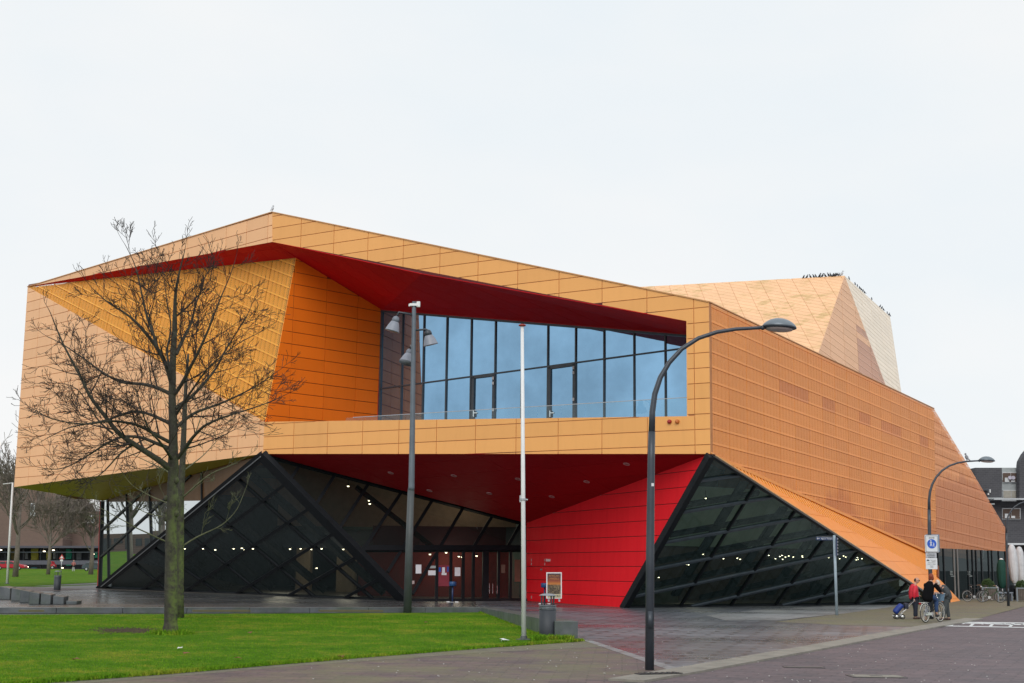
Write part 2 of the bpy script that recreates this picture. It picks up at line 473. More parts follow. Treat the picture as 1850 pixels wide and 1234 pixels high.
# front fascia
for reg in (((492, 383), (1280, 545), (1280.6, 577), (1240, 580), (492, 437)), ((1240, 580), (1280.6, 577), (1282.3, 750), (1241, 752)), ((478, 762), (1241, 752), (1282.3, 750), (1283, 820), (475, 820))):
  panels([OP(x, y, PL_F) for x, y in reg], PL_F, ((1283, 803), (1230, 804.9)), 2.32, .675, M_F, 'facade_panel', TH, back=M_BACK, uvec=-DF.normalized(), u0=-2.32 * .31)
# left wall, lower part and top band
ptsL = [L_tl, OP(478, 762, PL_L), OP(475, 820, PL_L), L_bl]
panels(ptsL, PL_L, ((475, 806), (400, 812)), 2.05, .675, M_L, 'side_wall_panel', TH, back=M_BACK, uvec=-DL.normalized(), u0=-.35)
ptsL2 = [L_tl, PKl, PKbl]
panels(ptsL2, PL_L, ((475, 806), (400, 812)), 2.05, .675, M_L, 'side_wall_panel', TH, back=M_BACK, uvec=-DL.normalized(), u0=-.35)
# right long wall
R_t = OP(1687, 738, PL_R); R_b = OP(1692, 1003, PL_R)
ptsR = [C1 + V((.02, 0, 0)), R_t, R_b, C0]
ptsR = [OP(1281, 546, PL_R), R_t, R_b, OP(1284, 820.5, PL_R)]
mk = [(1420, 700, M_RPD), (1436, 706, M_RPD), (1505, 733, M_RPD), (1553, 748, M_RPD), (1612, 773, M_RPD), (1664, 796, M_RPD), (1600, 768, M_RPD)]
panels(ptsR, PL_R, ((1284, 802), (1418, 836)), 2.18, .675, M_RP, 'perforated_panel', TH, gap=.03, depth=.02, special_px=mk)
def behind(pts, pl, uvpx, mat, w=.44, vdir=None, name='corrugated_backing', d=.16, flat=M_BACKO, uvec=None):
    sh = -pl[1] * d; mb = MB()
    # ribs
    panels([p + sh for p in pts], (pl[0] + sh, pl[1]), uvpx, w, 200, mat, name, TH, gap=.16, depth=.07, merge=mb, vdir=vdir, v0=-100, uvec=uvec)
    BT(mb, name, mat)
    mb = MB(); sh2 = -pl[1] * (d + .068); mb.prism([p + sh2 for p in pts], -pl[1] * .25); BT(mb, 'backing_wall', flat)
behind(ptsR, PL_R, ((1284, 802), (1418, 836)), M_CORRB, uvec=DR.normalized(), flat=plain('backing_rust', (.62, .17, .03), .7))  # flat rust-orange sheet behind the ribs
# copings: folded edge strips along the top
cop = MB()
for a, b, pl in ((PK, C1, PL_F), (R_t, C1, PL_R), (L_tl, PKl, PL_L)):
    cop.beam(a, b, .05, .10, pl[1])
BT(cop, 'roof_coping', plain('coping_brown_orange', (.55, .28, .11), .5))
# gable part beyond the long wall
R2a, R2b, R2c = AY(1687, 738, R_t.y), AY(1692, 1003, R_b.y), AY(1818, 1018, 110)
PL_R2 = plane3(R2a, R2b, R2c)
ptsR2 = [R2a, OP(1756, 852, PL_R2), OP(1820, 960, PL_R2), R2c, R2b]
panels(ptsR2, PL_R2, ((1692, 935), (1814, 966)), 2.18, .72, M_R2, 'gable_panel', TH, gap=.03, depth=.02)
behind(ptsR2, PL_R2, ((1692, 935), (1814, 966)), M_CORRB, uvec=(R2c - R2b), flat=M_BACKO)
# ---- recess of the balcony
DO = V((-.96, -1, 0)); PL_O = vplane(K1 - DO * .05, DO); DW = V((-1.75, 1, 0))
Kb = OP(685, 760, PL_O); PL_W = vplane(Kb, DW); Kt = OP(690, 560, PL_W); Wr = OP(1241, 752, PL_W)
Ot, Ob = OP(535, 466, PL_O), OP(479, 762, PL_O)
FLOORZ = 8.2
def dropz(p, z): return V((p.x, p.y, z))
Obi = Ob - DO * .35
ptsO = [Ot, Kt, dropz(Kt, FLOORZ), dropz(Obi, FLOORZ), Obi, Ob]
panels(ptsO, PL_O, ((500, 507), (640, 528)), 2.3, .675, M_O, 'recess_panel', TH, back=M_BACKO, uvec=-DO.normalized(), u0=1.2)
PL_P = plane3(L_tl + V((0, .02, 0)), Ot, Ob)
ptsP = [L_tl, Ot, Ob]
pv = (Ot - Ob).normalized()
panels(ptsP, PL_P, ((450, 493), (520, 521)), 2.1, .675, M_PP, 'perforated_yellow_panel', TH, gap=.04, depth=.02, vdir=pv)
behind(ptsP, PL_P, ((450, 493), (520, 521)), M_CORRY, w=.42, vdir=pv, d=.14, flat=plain('backing_ochre', (.25, .06, .015), .7))
# red underside of the roof
def face(name, pts, mat, off, parent=TH, thick=.2):
    mb = MB(); mb.prism(pts, off); return BT(mb, name, mat)
Wtr = OP(1241, 605, PL_W); S1 = OP(762, 495, PL_F); Ftr = OP(1240, 580, PL_F)
upv = V((0, 0, .25))
def soffit(pts, name, mat, rx, w=1.6, h=30, uvpx=None, uvec=None, back=None):
    a, b, c = pts[0], pts[1], pts[2]; pl = plane3(a, b, c)
    nn = pl[1]
    if nn.z > 0: pl = (pl[0], -nn)
    return pl
def flatpoly(pts, w, h, mat, name, back, uvec, gap=.02):
    """soffit boards: plane through first three points"""
    n = (pts[1] - pts[0]).cross(pts[2] - pts[0]).normalized()
    if n.z > 0: n = -n
    pl = (pts[0], n); u = V(uvec); u = (u - n * u.dot(n)).normalized()
    # origin px: project pts[0]
    A = pts[0]; d = A - CAM; k = F_PX / d.dot(FW); px = CX + d.dot(RT) * k; py = CY - d.dot(UP) * k
    vd = n.cross(u)
    panels(pts, pl, ((px, py), (px + 1, py)), w, h, mat, name, TH, gap=gap, depth=.03, vdir=vd, back=back, uvec=u, thick=.15)
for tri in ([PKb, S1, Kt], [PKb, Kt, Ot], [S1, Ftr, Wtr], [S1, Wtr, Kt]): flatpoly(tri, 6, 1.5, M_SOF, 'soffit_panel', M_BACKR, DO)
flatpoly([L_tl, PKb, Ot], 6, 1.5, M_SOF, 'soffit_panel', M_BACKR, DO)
# balcony floor and parapet back, right reveal
FB = -PL_F[1] * .35
face('balcony_floor', [dropz(Ob, FLOORZ) + FB, dropz(Kb, FLOORZ), dropz(Wr, FLOORZ), dropz(OP(1241, 752, PL_F), FLOORZ) + FB, dropz(OP(495, 762, PL_F), FLOORZ) + FB], plain('balcony_deck', (.2, .19, .18), .7), (0, 0, -.2))
face('reveal_panel', [OP(1241, 752, PL_F), Wr, Wtr, Ftr], M_F, V((.1, 0, 0)))
# ---- balcony window wall
ptsW = [(690, 560), (1241, 605), (1241, 765), (685, 772)]
WIN = MB(); WFR = MB()
mull = [729, 767.5, 809, 853, 896.5, 944, 991, 1041, 1092, 1146, 1202]
def wslope(x, top): return x - (6.0 if x < 700 else 0)
lines = []
for x in mull:
    lean = (1100 - x) / 15500 * 200
    lines.append(((x, 560), (x - lean, 772)))
trans = ((690, 702), (1242, 628.5))
PN = split_all([tuple(p) for p in ptsW], lines + [trans])
def oriented(pts, n):
    nn = sum(((pts[i] - pts[0]).cross(pts[i + 1] - pts[0]) for i in range(1, len(pts) - 1)), V())
    return pts if nn.dot(n) > 0 else list(reversed(pts))
def glaze(polys, pl, mat, name='glass_pane', jit=0.0, parent=None):
    for P in polys:
        w3 = oriented([OP(x, y, pl) for x, y in P], pl[1]); c = sum(w3, V()) / len(w3)
        jn = V((random.uniform(-1, 1), random.uniform(-1, 1), random.uniform(-1, 1))) * jit
        vs = []
        for p in w3:
            r = p - c; vs.append(r - pl[1] * (r.dot(jn)))
        mesh_obj(name, vs, [tuple(range(len(vs)))], mat, TH, loc=c - TH.location)
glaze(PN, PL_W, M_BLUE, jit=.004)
def bars(segs, pl, wd, dp, mat, name, off=0.0, merge=None):
    for (a, b) in segs:
        if a is None: continue
        p, q = OP(*a, pl), OP(*b, pl); mb = merge or MB(); nn = pl[1]
        mb.beam(p + nn * off, q + nn * off, wd, dp, nn)
        if merge is None: BT(mb, name, mat)
segW = [clip_seg([tuple(p) for p in ptsW], *l) for l in lines]
bars([s for s in segW if s], PL_W, .075, .12, M_FRAMEG, 'mullion', .03)
bars([trans], PL_W, .07, .115, M_FRAMEG, 'transom', .03)
bars([((690, 562), (1241, 607))], PL_W, .12, .13, M_FRAMEG, 'window_frame', .03)
bars([((690.5, 560), (685.5, 772))], PL_W, .14, .13, M_FRAMEG, 'window_frame', .03)
bars([((687.5, 558), (683, 762))], PL_W, .12, .18, plain('frame_red', (.5, .015, .02), .5), 'frame_trim', .05)
bars([((689, 559), (1241, 603.5))], PL_W, .10, .18, plain('frame_red', (.5, .015, .02), .5), 'frame_trim', .05)
for (xa, xb, ya, yb) in ((856, 893.5, 681, 676), (994, 1038.5, 664, 657)):
    d = MB(); nn = PL_W[1]
    la, lb = (1100 - xa) / 15500 * 110, (1100 - xb) / 15500 * 110
    for s in (((xa, ya), (xa - la, ya + 100)), ((xb, yb), (xb - lb, yb + 105)), ((xa - 2, ya + 1), (xb + 2, yb + 1))):
        d.beam(OP(*s[0], PL_W) + nn * .06, OP(*s[1], PL_W) + nn * .06, .16, .10, nn)
    dd = BT(d, 'door_frame', M_FRAMEG)
    for yy in (8, 17, 65):
        h = MB(); h.box(OP(xb - .5, yb + yy, PL_W) + nn * .15, (.10, .08, .16)); h.v = [v_ - TH.location for v_ in h.v]; h.build('hinge', M_WHITE, dd)
    h = MB(); p = OP(xa + 1.5, 748, PL_W) + nn * .14; h.box(p, (.05, .08, .34)); h.box(p + V((.1, 0, .05)), (.22, .05, .05)); h.v = [v_ - TH.location for v_ in h.v]; h.build('door_handle', M_CHROME, dd)
# glass balustrade, parallel to the front, 35 cm behind it
inn = -PL_F[1] * .45; ra = OP(1241, 718, (PL_F[0] + inn, PL_F[1])); rl = V(DF).normalized()
xs_ = 0.0
while xs_ < 19.0:
    a = ra + rl * (xs_ + .015); b = ra + rl * (xs_ + 1.285)
    z0 = 8.3
    pts = oriented([a, b, dropz(b, z0), dropz(a, z0)], PL_F[1]); c = sum(pts, V()) / 4
    mesh_obj('balustrade_pane', [p - c for p in pts], [(0, 1, 2, 3)], M_RAIL, TH, loc=c - TH.location); xs_ += 1.3
mb = MB(); mb.beam(ra, ra + rl * 19.0, .03, .03, PL_F[1]); BT(mb, 'balustrade_rail', M_STEEL)
for x, cl in ((1210, (.35, .02, .02)), (1224, (.5, .14, .03))):
    mb = MB(); p = OP(x, 762, PL_F); mb.lathe([(.10, 0), (.10, .06), (.07, .13), (.02, .15)], p, 12, PL_F[1]); BT(mb, 'alarm_beacon', plain('beacon%d' % x, cl, .3), smooth=True)
# ---- ground storey -------------------------------------------------
GLa, GLb = G(180, 1063), G(737, 1086); PL_GL = plane3(K0, GLa, GLb)
polyGL = [(475, 821), (735, 1087), (180, 1063)]
lGL = [((418.7, 865), (480, 915)), ((450, 882.6), (673.7, 1081)), ((368, 910.6), (566.7, 1076)), ((330, 955), (471, 1070.7)), ((280, 990), (389, 1066)), ((239.5, 1014), (288, 1054))][1:]
lGL2 = [((450, 922.8), (523, 869)), ((461, 983.5), (566.7, 913)), ((450, 1057.7), (610.5, 959)), ((520.5, 1076), (651.8, 1001.8)), ((621.4, 1080.8), (695.5, 1039.5)), ((260, 1066), (300, 1035))][:5]
glaze(split_all(polyGL, lGL + lGL2), PL_GL, M_GL, jit=.002)
bars([clip_seg(polyGL, *l) for l in lGL + lGL2], PL_GL, .16, .14, M_FRAME, 'glazing_bar', .02)
bars([clip_seg(polyGL, *l) for l in lGL], PL_GL, .42, .30, M_FRAME, 'diagonal_beam', -.75)
bars([((180, 1063), (475, 822))], PL_GL, .45, .25, M_FRAME, 'edge_beam', .05)
bars([((475, 822), (737, 1088))], PL_GL, .75, .30, M_FRAME, 'edge_beam', .05)
bars([((180, 1062), (735, 1086))], PL_GL, .22, .2, M_FRAME, 'sill_beam', .05)
bars([((187, 1056.5), (476, 821))], PL_GL, .05, .06, M_STEEL, 'edge_trim', .22)
# entrance glazing
PL_E = plane3(K0, GLb, G(951, 1086))
Er = OP(951, 945, PL_E)
polyE = [(475, 821), (951, 945), (951, 1086), (735, 1087)]
lE = [((541, 841), (528, 861)), ((605.6, 857), (575, 904.5)), ((666, 874), (617.7, 948)), ((724.7, 890), (659, 988.4)), ((781, 903.6), (700, 1034)), ((835.7, 918.8), (744.6, 1073.7)), ((887.4, 935), (854, 989.7)), ((940, 947), (914.8, 991.7))]
upE = [(475, 821), (951, 945), (951, 991.5), (640, 991.5)]
loE = [(641, 991.5), (951, 991.5), (951, 1086), (735, 1087)]
glaze(split_all(upE, lE + [((625, 860.8), (789, 989.7))]), PL_E, M_GL, jit=.002)
doorx = [789, 814.5, 836.8, 855, 877, 900.6, 922, 942]
glaze(split_all(loE, [((x, 990), (x - .8, 1090)) for x in doorx]), PL_E, M_GL, jit=.002)
bars([clip_seg(polyE, *l) for l in lE[:4]] + [lE[4], lE[5]] + [((887.4, 935), (854, 991)), ((940, 947), (914.8, 991.7))], PL_E, .17, .14, M_FRAME, 'glazing_bar', .02)
bars([((645, 876.5), (789, 989.7))], PL_E, .22, .18, M_FRAME, 'diagonal_beam', -.2)
bars([((475, 821), (951, 945.5))], PL_E, .3, .2, M_FRAME, 'edge_beam', .02)
bars([((655, 991.5), (951, 991.5))], PL_E, .3, .25, M_FRAME, 'door_header', .02)
bars([((735, 1085.5), (951, 1085))], PL_E, .15, .2, M_FRAME, 'sill_beam', .02)
for i, x in enumerate(doorx): bars([((x, 992), (x - .8, 1086))], PL_E, .34 if i == 4 else .14, .14, M_FRAME, 'door_post', .03)
hd = MB(); nn = PL_E[1]
for (x, y0, y1) in ((883, 1056, 1074), (889, 1056, 1074), (897, 1060, 1074)):
    hd.tube([OP(x, y1, PL_E) + nn * .12, OP(x, y0, PL_E) + nn * .12], .02, 6)
BT(hd, 'door_handle', M_CHROME)
paper = plain('paper_white', (.72, .74, .80), .7, var=.04)
for i, (x0, y0, x1, y1, mt) in enumerate(((750.5, 1021, 760.5, 1037, paper), (773, 1023, 787, 1027.5, plain('paper_grey', (.35, .4, .42), .7)), (773, 1031.5, 786.5, 1040, paper),
        (821, 1026, 831, 1041.5, paper), (734, 1050, 748, 1056, plain('paper_dim', (.4, .32, .32), .7)), (929, 1012, 941, 1052, plain('poster_brown', (.16, .07, .05), .6)), (905, 1021, 912, 1036, plain('poster_dim', (.15, .09, .07), .6)))):
    mb = MB(); a = [OP(x, y, PL_E) + nn * .05 for x, y in ((x0, y0), (x1, y0), (x1, y1), (x0, y1))]; mb.prism(a, nn * .012); BT(mb, 'notice', mt)
# red poster board behind the door glass with blue and white notices
mb = MB(); a = [OP(x, y, PL_E) + nn * .05 for x, y in ((791, 1022), (811, 1022), (811, 1060), (791, 1060))]; mb.prism(a, nn * .01)
bd = BT(mb, 'notice_board', plain('notice_red', (.22, .03, .05), .6))
for (x0, y0, x1, y1, mt) in ((792, 1026, 796, 1034, plain('sign_blue', (.02, .10, .45), .5)), (798, 1026, 803, 1037, paper), (797, 1036, 806, 1040, paper), (807, 1025, 810, 1034, MATS['sign_blue'])):
    mb = MB(); a = [OP(x, y, PL_E) + nn * .066 for x, y in ((x0, y0), (x1, y0), (x1, y1), (x0, y1))]; mb.prism(a, nn * .01); mb.v = [v_ - TH.location for v_ in mb.v]; mb.build('notice', mt, bd)
# red wall
RWa, RWb = G(951, 1086), G(1126, 1098); PL_RW = plane3(RWa, RWb, C0)
ptsRW = [OP(951, 945, PL_RW), C0, RWb, RWa]
panels(ptsRW, PL_RW, ((953, 1023.5), (1150, 1023.5)), 60, .70, M_RED, 'red_wall_panel', TH, back=M_BACKR, gap=.03, depth=.03, minarea=.01)
nn = PL_RW[1]; dt = MB()
for x in (961, 985):
    for y in (1012, 1019, 1079): dt.box(OP(x, y, PL_RW) + nn * .03, (.05, .05, .14))
BT(dt, 'door_hinge', plain('hinge_pinkish', (.45, .2, .2), .5))
mb = MB(); mb.box(OP(993, 1012.3, PL_RW) + nn * .08, (.26, .10, .13)); BT(mb, 'wall_light', plain('light_housing', (.5, .4, .4), .5))
mb = MB(); mb.box(OP(979, 1029, PL_RW) + nn * .04, (.12, .05, .10)); BT(mb, 'call_button', plain('button_grey', (.2, .1, .1), .5))
mb = MB(); p = OP(1188, 850, PL_RW) + nn * .25; mb.box(p, (.34, .2, .14)); mb.box(p - nn * .12, (.1, .2, .1)); BT(mb, 'flood_light', plain('flood_grey', (.5, .42, .42), .4))
# red underside above the entrance
PLs = plane3(K0, C0, OP(951, 945, PL_RW)); 
if PLs[1].z > 0: PLs = (PLs[0], -PLs[1])
CR = OP(985, 820.3, PL_F)
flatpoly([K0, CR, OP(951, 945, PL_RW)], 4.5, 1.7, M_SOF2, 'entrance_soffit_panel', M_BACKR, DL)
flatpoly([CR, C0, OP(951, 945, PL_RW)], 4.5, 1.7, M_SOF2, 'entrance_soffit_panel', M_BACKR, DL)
for (x, y) in ((706, 854), (820, 859), (936, 865), (776, 886), (884, 891), (997, 897), (1060, 870), (1132, 838)):
    p = OP(x, y, PLs); mb = MB(); mb.lathe([(.16, -.02), (.16, .03), (.12, .035), (.09, .0)], p, 14, PLs[1]); BT(mb, 'downlight', plain('downlight_ring', (.42, .22, .22), .4), smooth=True)
# left side mirror glazing + olive soffit
GSt = AY(186, 905, GLa.y - .3); PL_GS = plane3(K0, GLa, GSt)
polyGS = [(475, 822), (180, 1062), (185.5, 880)]
GS_up = [(475, 822), (180, 1062), (185.5, 904), (300, 866)]
lGS = [((194.5, 880), (196.8, 1060)), ((229, 880), (233.5, 1060)), ((270, 850), (276, 1060)), ((185.8, 957), (256, 892.7)), ((182.6, 1006.5), (294, 906)), ((365, 840), (366, 930))]
M_SOFREFL = cladding('soffit_reflection_brown', (.11, .05, .016), rough=.35, spec=.2)  # brown painted on the upper panes for the soffit mirrored in them
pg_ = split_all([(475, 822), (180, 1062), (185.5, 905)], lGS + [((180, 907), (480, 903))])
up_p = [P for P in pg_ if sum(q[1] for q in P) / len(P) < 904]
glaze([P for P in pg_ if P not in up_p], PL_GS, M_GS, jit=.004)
glaze(up_p, PL_GS, M_SOFREFL, name='soffit_reflection_pane')
bars([clip_seg([(475, 822), (180, 1062), (185.5, 905)], *l) for l in lGS[:3] + lGS[5:]], PL_GS, .12, .12, M_FRAME, 'mullion', .03)
bars([clip_seg([(475, 822), (180, 1062), (185.5, 905)], *l) for l in lGS[3:5]], PL_GS, .13, .12, M_FRAME, 'diagonal_beam', .03)
bars([((185.5, 905), (180.5, 1062))], PL_GS, .16, .2, M_FRAME, 'edge_beam', .02)
bars([((183, 905), (178, 1062))], PL_GS, .06, .14, plain('frame_red', (.5, .015, .02), .5), 'edge_trim', .02)
flatpoly([L_bl, K0, OP(185.5, 905, PL_GS)], 7, 1.5, M_OLIVE, 'olive_soffit_panel', plain('backing_olive', (.08, .065, .01), .7), DL)
# right triangular glazing
GRa, GRb = RWb, G(1702, 1091); PL_GR = plane3(C0, GRa, GRb)
polyGR = [(1283, 820.5), (1702, 1091), (1126, 1098)]
lS = [((1259.4, 868.3), (1339.7, 857.3)), ((1230.5, 924.8), (1400, 896.7)), ((1197.8, 979.5), (1400, 943.6)), ((1181.5, 1027), (1400, 984.6)), ((1140, 1077.5), (1400, 1023.5)), ((1243, 1096), (1400, 1061)), ((1412, 1093), (1625, 1043)), ((1554, 1091), (1639, 1071))]
lT = [((1228, 1096), (1364.8, 875.3)), ((1318, 1096), (1437, 921)), ((1400, 1093), (1497.5, 961)), ((1475, 1091), (1548, 998)), ((1545, 1090), (1597, 1025)), ((1609, 1088), (1638, 1052))]
glaze(split_all(polyGR, lS + lT), PL_GR, M_GR, jit=.003)
bars([clip_seg(polyGR, *l) for l in lS], PL_GR, .13, .14, M_FRAMEG, 'glazing_bar', .02)
bars([clip_seg(polyGR, *l) for l in lT], PL_GR, .10, .12, M_FRAME, 'mullion', .018)
polyIN = [(1289, 846), (1672, 1086), (1158, 1093)]
bars([x_ for x_ in [clip_seg(polyIN, (l[0][0], l[0][1] + 2), (l[1][0], l[1][1] + 2)) for l in lS] if x_], PL_GR, .26, .16, M_FRAME, 'inner_beam', -.42)
bars([x_ for x_ in [clip_seg(polyIN, *l) for l in lT] if x_], PL_GR, .46, .16, M_FRAME, 'inner_beam', -.62)
bars([((1283, 821), (1126, 1098))], PL_GR, .32, .3, M_FRAME, 'edge_beam', .04)
bars([((1283, 821), (1702, 1091))], PL_GR, .12, .3, M_FRAME, 'edge_beam', .0)
bars([((1126, 1097), (1702, 1090))], PL_GR, .18, .2, M_FRAME, 'sill_beam', .03)
# orange wedge and the corrugated strip above it
WDt = G(1735, 1085.5); PL_WD = plane3(C0, GRb, WDt)
ptsWD = [C0, OP(1693, 1042, PL_WD), WDt, GRb]
panels(ptsWD, PL_WD, ((1283, 821), (1702, 1091)), 3.2, 1.0, M_WEDGE, 'wedge_panel', TH, back=M_BACKO, gap=.02, depth=.03, thick=.1, uvec=V((0, 0, 1)).cross(PL_WD[1]))
bars([((1284, 820), (1702, 1090))], PL_WD, .05, .08, plain('wedge_edge', (.8, .5, .25), .4), 'edge_trim', .04)
cA, cB, cC = C0 - PL_R[1] * .02, R_b + V((-.3, .9, 0)), OP(1693, 1042, PL_WD)
PL_CO = plane3(C0, AY(1693, 1004, R_b.y + 1.0), cC)
ptsCO = [C0, OP(1694, 1002, PL_CO), OP(1694, 1044, PL_CO)]
mb = MB(); panels([p for p in ptsCO], PL_CO, ((1300, 832), (1400, 880)), .42, 200, M_CORR, 'rib', TH, gap=.19, depth=.14, merge=mb, v0=-100, uvec=V((0, 0, 1)).cross(PL_CO[1]))
BT(mb, 'corrugated_cladding', M_CORR)
mb = MB(); mb.prism([p - PL_CO[1] * .135 for p in ptsCO], -PL_CO[1] * .3); BT(mb, 'backing_wall', plain('backing_corr', (.30, .075, .006), .6))
bars([((1284, 821), (1693, 1005))], PL_R, .14, .10, MATS['corrugated_orange'], 'edge_trim', .0)
bars([((1693, 1003), (1693, 1044))], PL_CO, .12, .2, M_BACKO, 'edge_trim', .0)
# ---- tower
A_ = AY(1526, 498, 100); D_ = AY(1437, 760, 84); B_ = AY(960, 529, 112); E_ = AY(1628, 770, 99)
H_z = A_.z
G_ = AY(1608, 572, 115); Hb_ = AY(1637, 766, 116)
PT1, PT2, PT3 = plane3(A_, B_, D_), plane3(A_, D_, E_), plane3(A_, E_, G_)
Db = AY(1000, 900, 96)
panels([B_, A_, D_, OP(1000, 760, PT1)], PT1, ((1400, 560), (1480, 574)), 1.7, .675, M_T1, 'roof_panel', TH, gap=.03, depth=.03, back=M_BACK, vdir=(OP(1300, 540, PT1) - OP(1325, 600, PT1)))
bx = [(x, y, M_T2D) for x in (1570, 1580, 1590, 1575, 1585) for y in (615, 630, 645, 660, 675, 690)]
panels([A_, D_, E_], PT2, ((1500, 620), (1560, 665)), 2.1, .675, M_T2, 'tower_perforated_panel', TH, gap=.04, depth=.02, special_px=bx, vdir=A_ - (D_ + E_) / 2)
mb = MB(); mb.prism([p - PT2[1] * .2 for p in (A_, D_, E_)], -PT2[1] * .25); BT(mb, 'backing_wall', M_BACK)
panels([A_, E_, OP(1637, 766, PT3), OP(1608, 572, PT3)], PT3, ((1560, 560), (1615, 613)), 3.0, .675, M_T3, 'tower_panel', TH, gap=.05, depth=.04, back=M_BACKW, vdir=OP(1608, 572, PT3) - OP(1630, 710, PT3))
# ---- volumes behind: roofs and back walls
PB1, PB2, PB3 = V((-36, 116, 14.0)), V((6, 130, 21.0)), V((31, 114, 10.5))
dn = V((0, 0, -.12)); 
def roofp(*p): 
    mb = MB(); mb.prism([q + V((0, 0, -.06)) for q in p], dn); BT(mb, 'roof', plain('roof_grey', (.12, .12, .12), .8))
iF, iR, iL = -PL_F[1] * .45, -PL_R[1] * .45, -PL_L[1] * .45
Li, Pi, Ci, Ri = L_tl + iL + V((.6, 0, -.1)), PK + iF + iL + V((0, 0, -.1)), C1 + iF + iR + V((0, 0, -.1)), R_t + iR + V((-.4, -.4, -.1))
roofp(Pi, PB1, Li); roofp(Pi, Ci, PB2); roofp(Pi, PB2, PB1); roofp(Ci, Ri, PB2); roofp(Ri, PB3, PB2)
for a, b in ((Li, PB1), (PB1, PB2), (PB2, PB3)):
    z0 = 6.9
    mb = MB(); d = (b - a); nrm = V((-d.y, d.x, 0)).normalized()
    mb.prism([a + V((0, 0, -.1)), b + V((0, 0, -.1)), dropz(b, 6.9), dropz(a, z0)], -nrm * .3 if nrm.y > 0 else nrm * .3); BT(mb, 'rear_wall', M_BACK)
for a, b in ((V((-27.6, 97.5, 0)), V((-20, 116, 0))), (V((-20, 116, 0)), V((6, 128, 0))), (V((6, 128, 0)), V((31, 112, 0)))):
    mb = MB(); mb.prism([a, b, dropz(b, 7.1), dropz(a, 7.1)], V((.15, .15, 0))); BT(mb, 'rear_wall', M_DARK)
# ---- interior: floors, walls, lamps
ZS0, ZS1 = 2.9, 4.1
def ipoly(name, pts, mat, off):
    mb = MB(); mb.prism(pts, off); return BT(mb, name, mat)
inA, inB, inC = dropz(GLa + V((1.0, 3, 0)), 0), dropz(GLb, 0), dropz(G(951, 1086), 0)
fl = plain('interior_floor', (.10, .09, .08), .4)
ipoly('interior_floor', [V((-33, 97.5, .012)), V((-5.6, 75, .012)), V((.9, 75.5, .012)), V((5.2, 66, .012)), V((21, 79.5, .012)), V((26, 92, .012)), V((26, 118, .012)), V((-30, 118, .012))], fl, (0, 0, -.01))
wallg = plain('interior_wall_green', (.20, .26, .24), .8, var=.15, scale=.4)
walld = plain('interior_wall_dark', (.05, .055, .06), .8)
walle = plain('interior_red_reflection', (.24, .028, .026), .7)
wallb = plain('interior_wall_beige', (.36, .28, .19), .8)
def iwall(x0, y0, x1, y1, z0, z1, mat, t=.2):
    mb = MB(); a, b = V((x0, y0, z0)), V((x1, y1, z0)); d = b - a; n_ = V((-d.y, d.x, 0)).normalized() * t
    mb.prism([a, b, V((x1, y1, z1)), V((x0, y0, z1))], n_); return BT(mb, 'interior_wall', mat)
# left foyer: wall runs parallel to the glass line, set back
u = (GLb - GLa).normalized(); nb = V((-u.y, u.x, 0))
if nb.y < 0: nb = -nb
def lf(t, s, z=0): return GLa + u * t + nb * s + V((0, 0, z))
tot = (GLb - GLa).length
def lw(t0, t1, s, z0, z1, mat): a, b = lf(t0, s), lf(t1, s); iwall(a.x, a.y, b.x, b.y, z0, z1, mat)
lw(tot * .2, tot + 3, 13, ZS1, 7.6, wallg)
lw(tot * .1, tot + 2.2, 9.5, ZS0, ZS1, plain('slab_blue_black', (.02, .028, .045), .5))
lw(0, tot + 3, 16, 0, ZS0, walld)
for t0, t1, mt in ((.28, .33, wallb), (.42, .48, wallb), (.52, .60, plain('interior_brown', (.13, .08, .05), .8)), (.74, .86, wallg), (.93, 1.0, wallg)):
    lw(tot * t0, tot * t1, 9.8, 0, ZS0, mt)
ipoly('gallery_floor', [lf(tot * .1, 9.5, ZS1), lf(tot + 2, 9.5, ZS1), lf(tot + 2, 13, ZS1), lf(tot * .1, 13, ZS1)], walld, (0, 0, -.2))
# entrance hall walls; red ones stand in for the red wall's reflection
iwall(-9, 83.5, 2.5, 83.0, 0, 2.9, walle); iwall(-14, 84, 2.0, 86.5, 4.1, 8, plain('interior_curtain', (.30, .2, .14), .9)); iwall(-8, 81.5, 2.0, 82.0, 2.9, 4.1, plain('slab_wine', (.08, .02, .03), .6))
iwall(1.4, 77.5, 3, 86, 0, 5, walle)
# right foyer
u2 = (GRb - GRa).normalized(); nb2 = V((-u2.y, u2.x, 0))
if nb2.y < 0: nb2 = -nb2
def rf(t, s, z=0): return GRa + u2 * t + nb2 * s + V((0, 0, z))
def rw(t0, t1, s, z0, z1, mat, s1=None): a, b = rf(t0, s), rf(t1, s if s1 is None else s1); iwall(a.x, a.y, b.x, b.y, z0, z1, mat)
wg2 = plain('interior_wall_sea', (.22, .34, .31), .8, var=.12, scale=.3)
rw(7.5, 23, 9, 3.1, 6.6, wg2); rw(7.5, 23, 9.2, 0, 3.1, plain('interior_wall_umber', (.07, .05, .04), .8)); rw(9, 17, 11, 5.0, 8.5, plain('interior_ceiling_dark', (.045, .05, .06), .8))
rw(5.3, 9, 6.0, 0, .9, wallg)
ipoly('interior_ceiling', [rf(4, 2, 8), rf(17, 4, 8), rf(17, 11, 8), rf(9, 11, 8)], walld, (0, 0, .2))
ipoly('interior_ceiling', [lf(3, 5, 8), lf(tot + 2, 4, 8), lf(tot + 2, 13, 8), lf(3, 13, 8)], walld, (0, 0, .2))
spot_m = emis('spot_lamp', (1.0, .80, .52), 14)
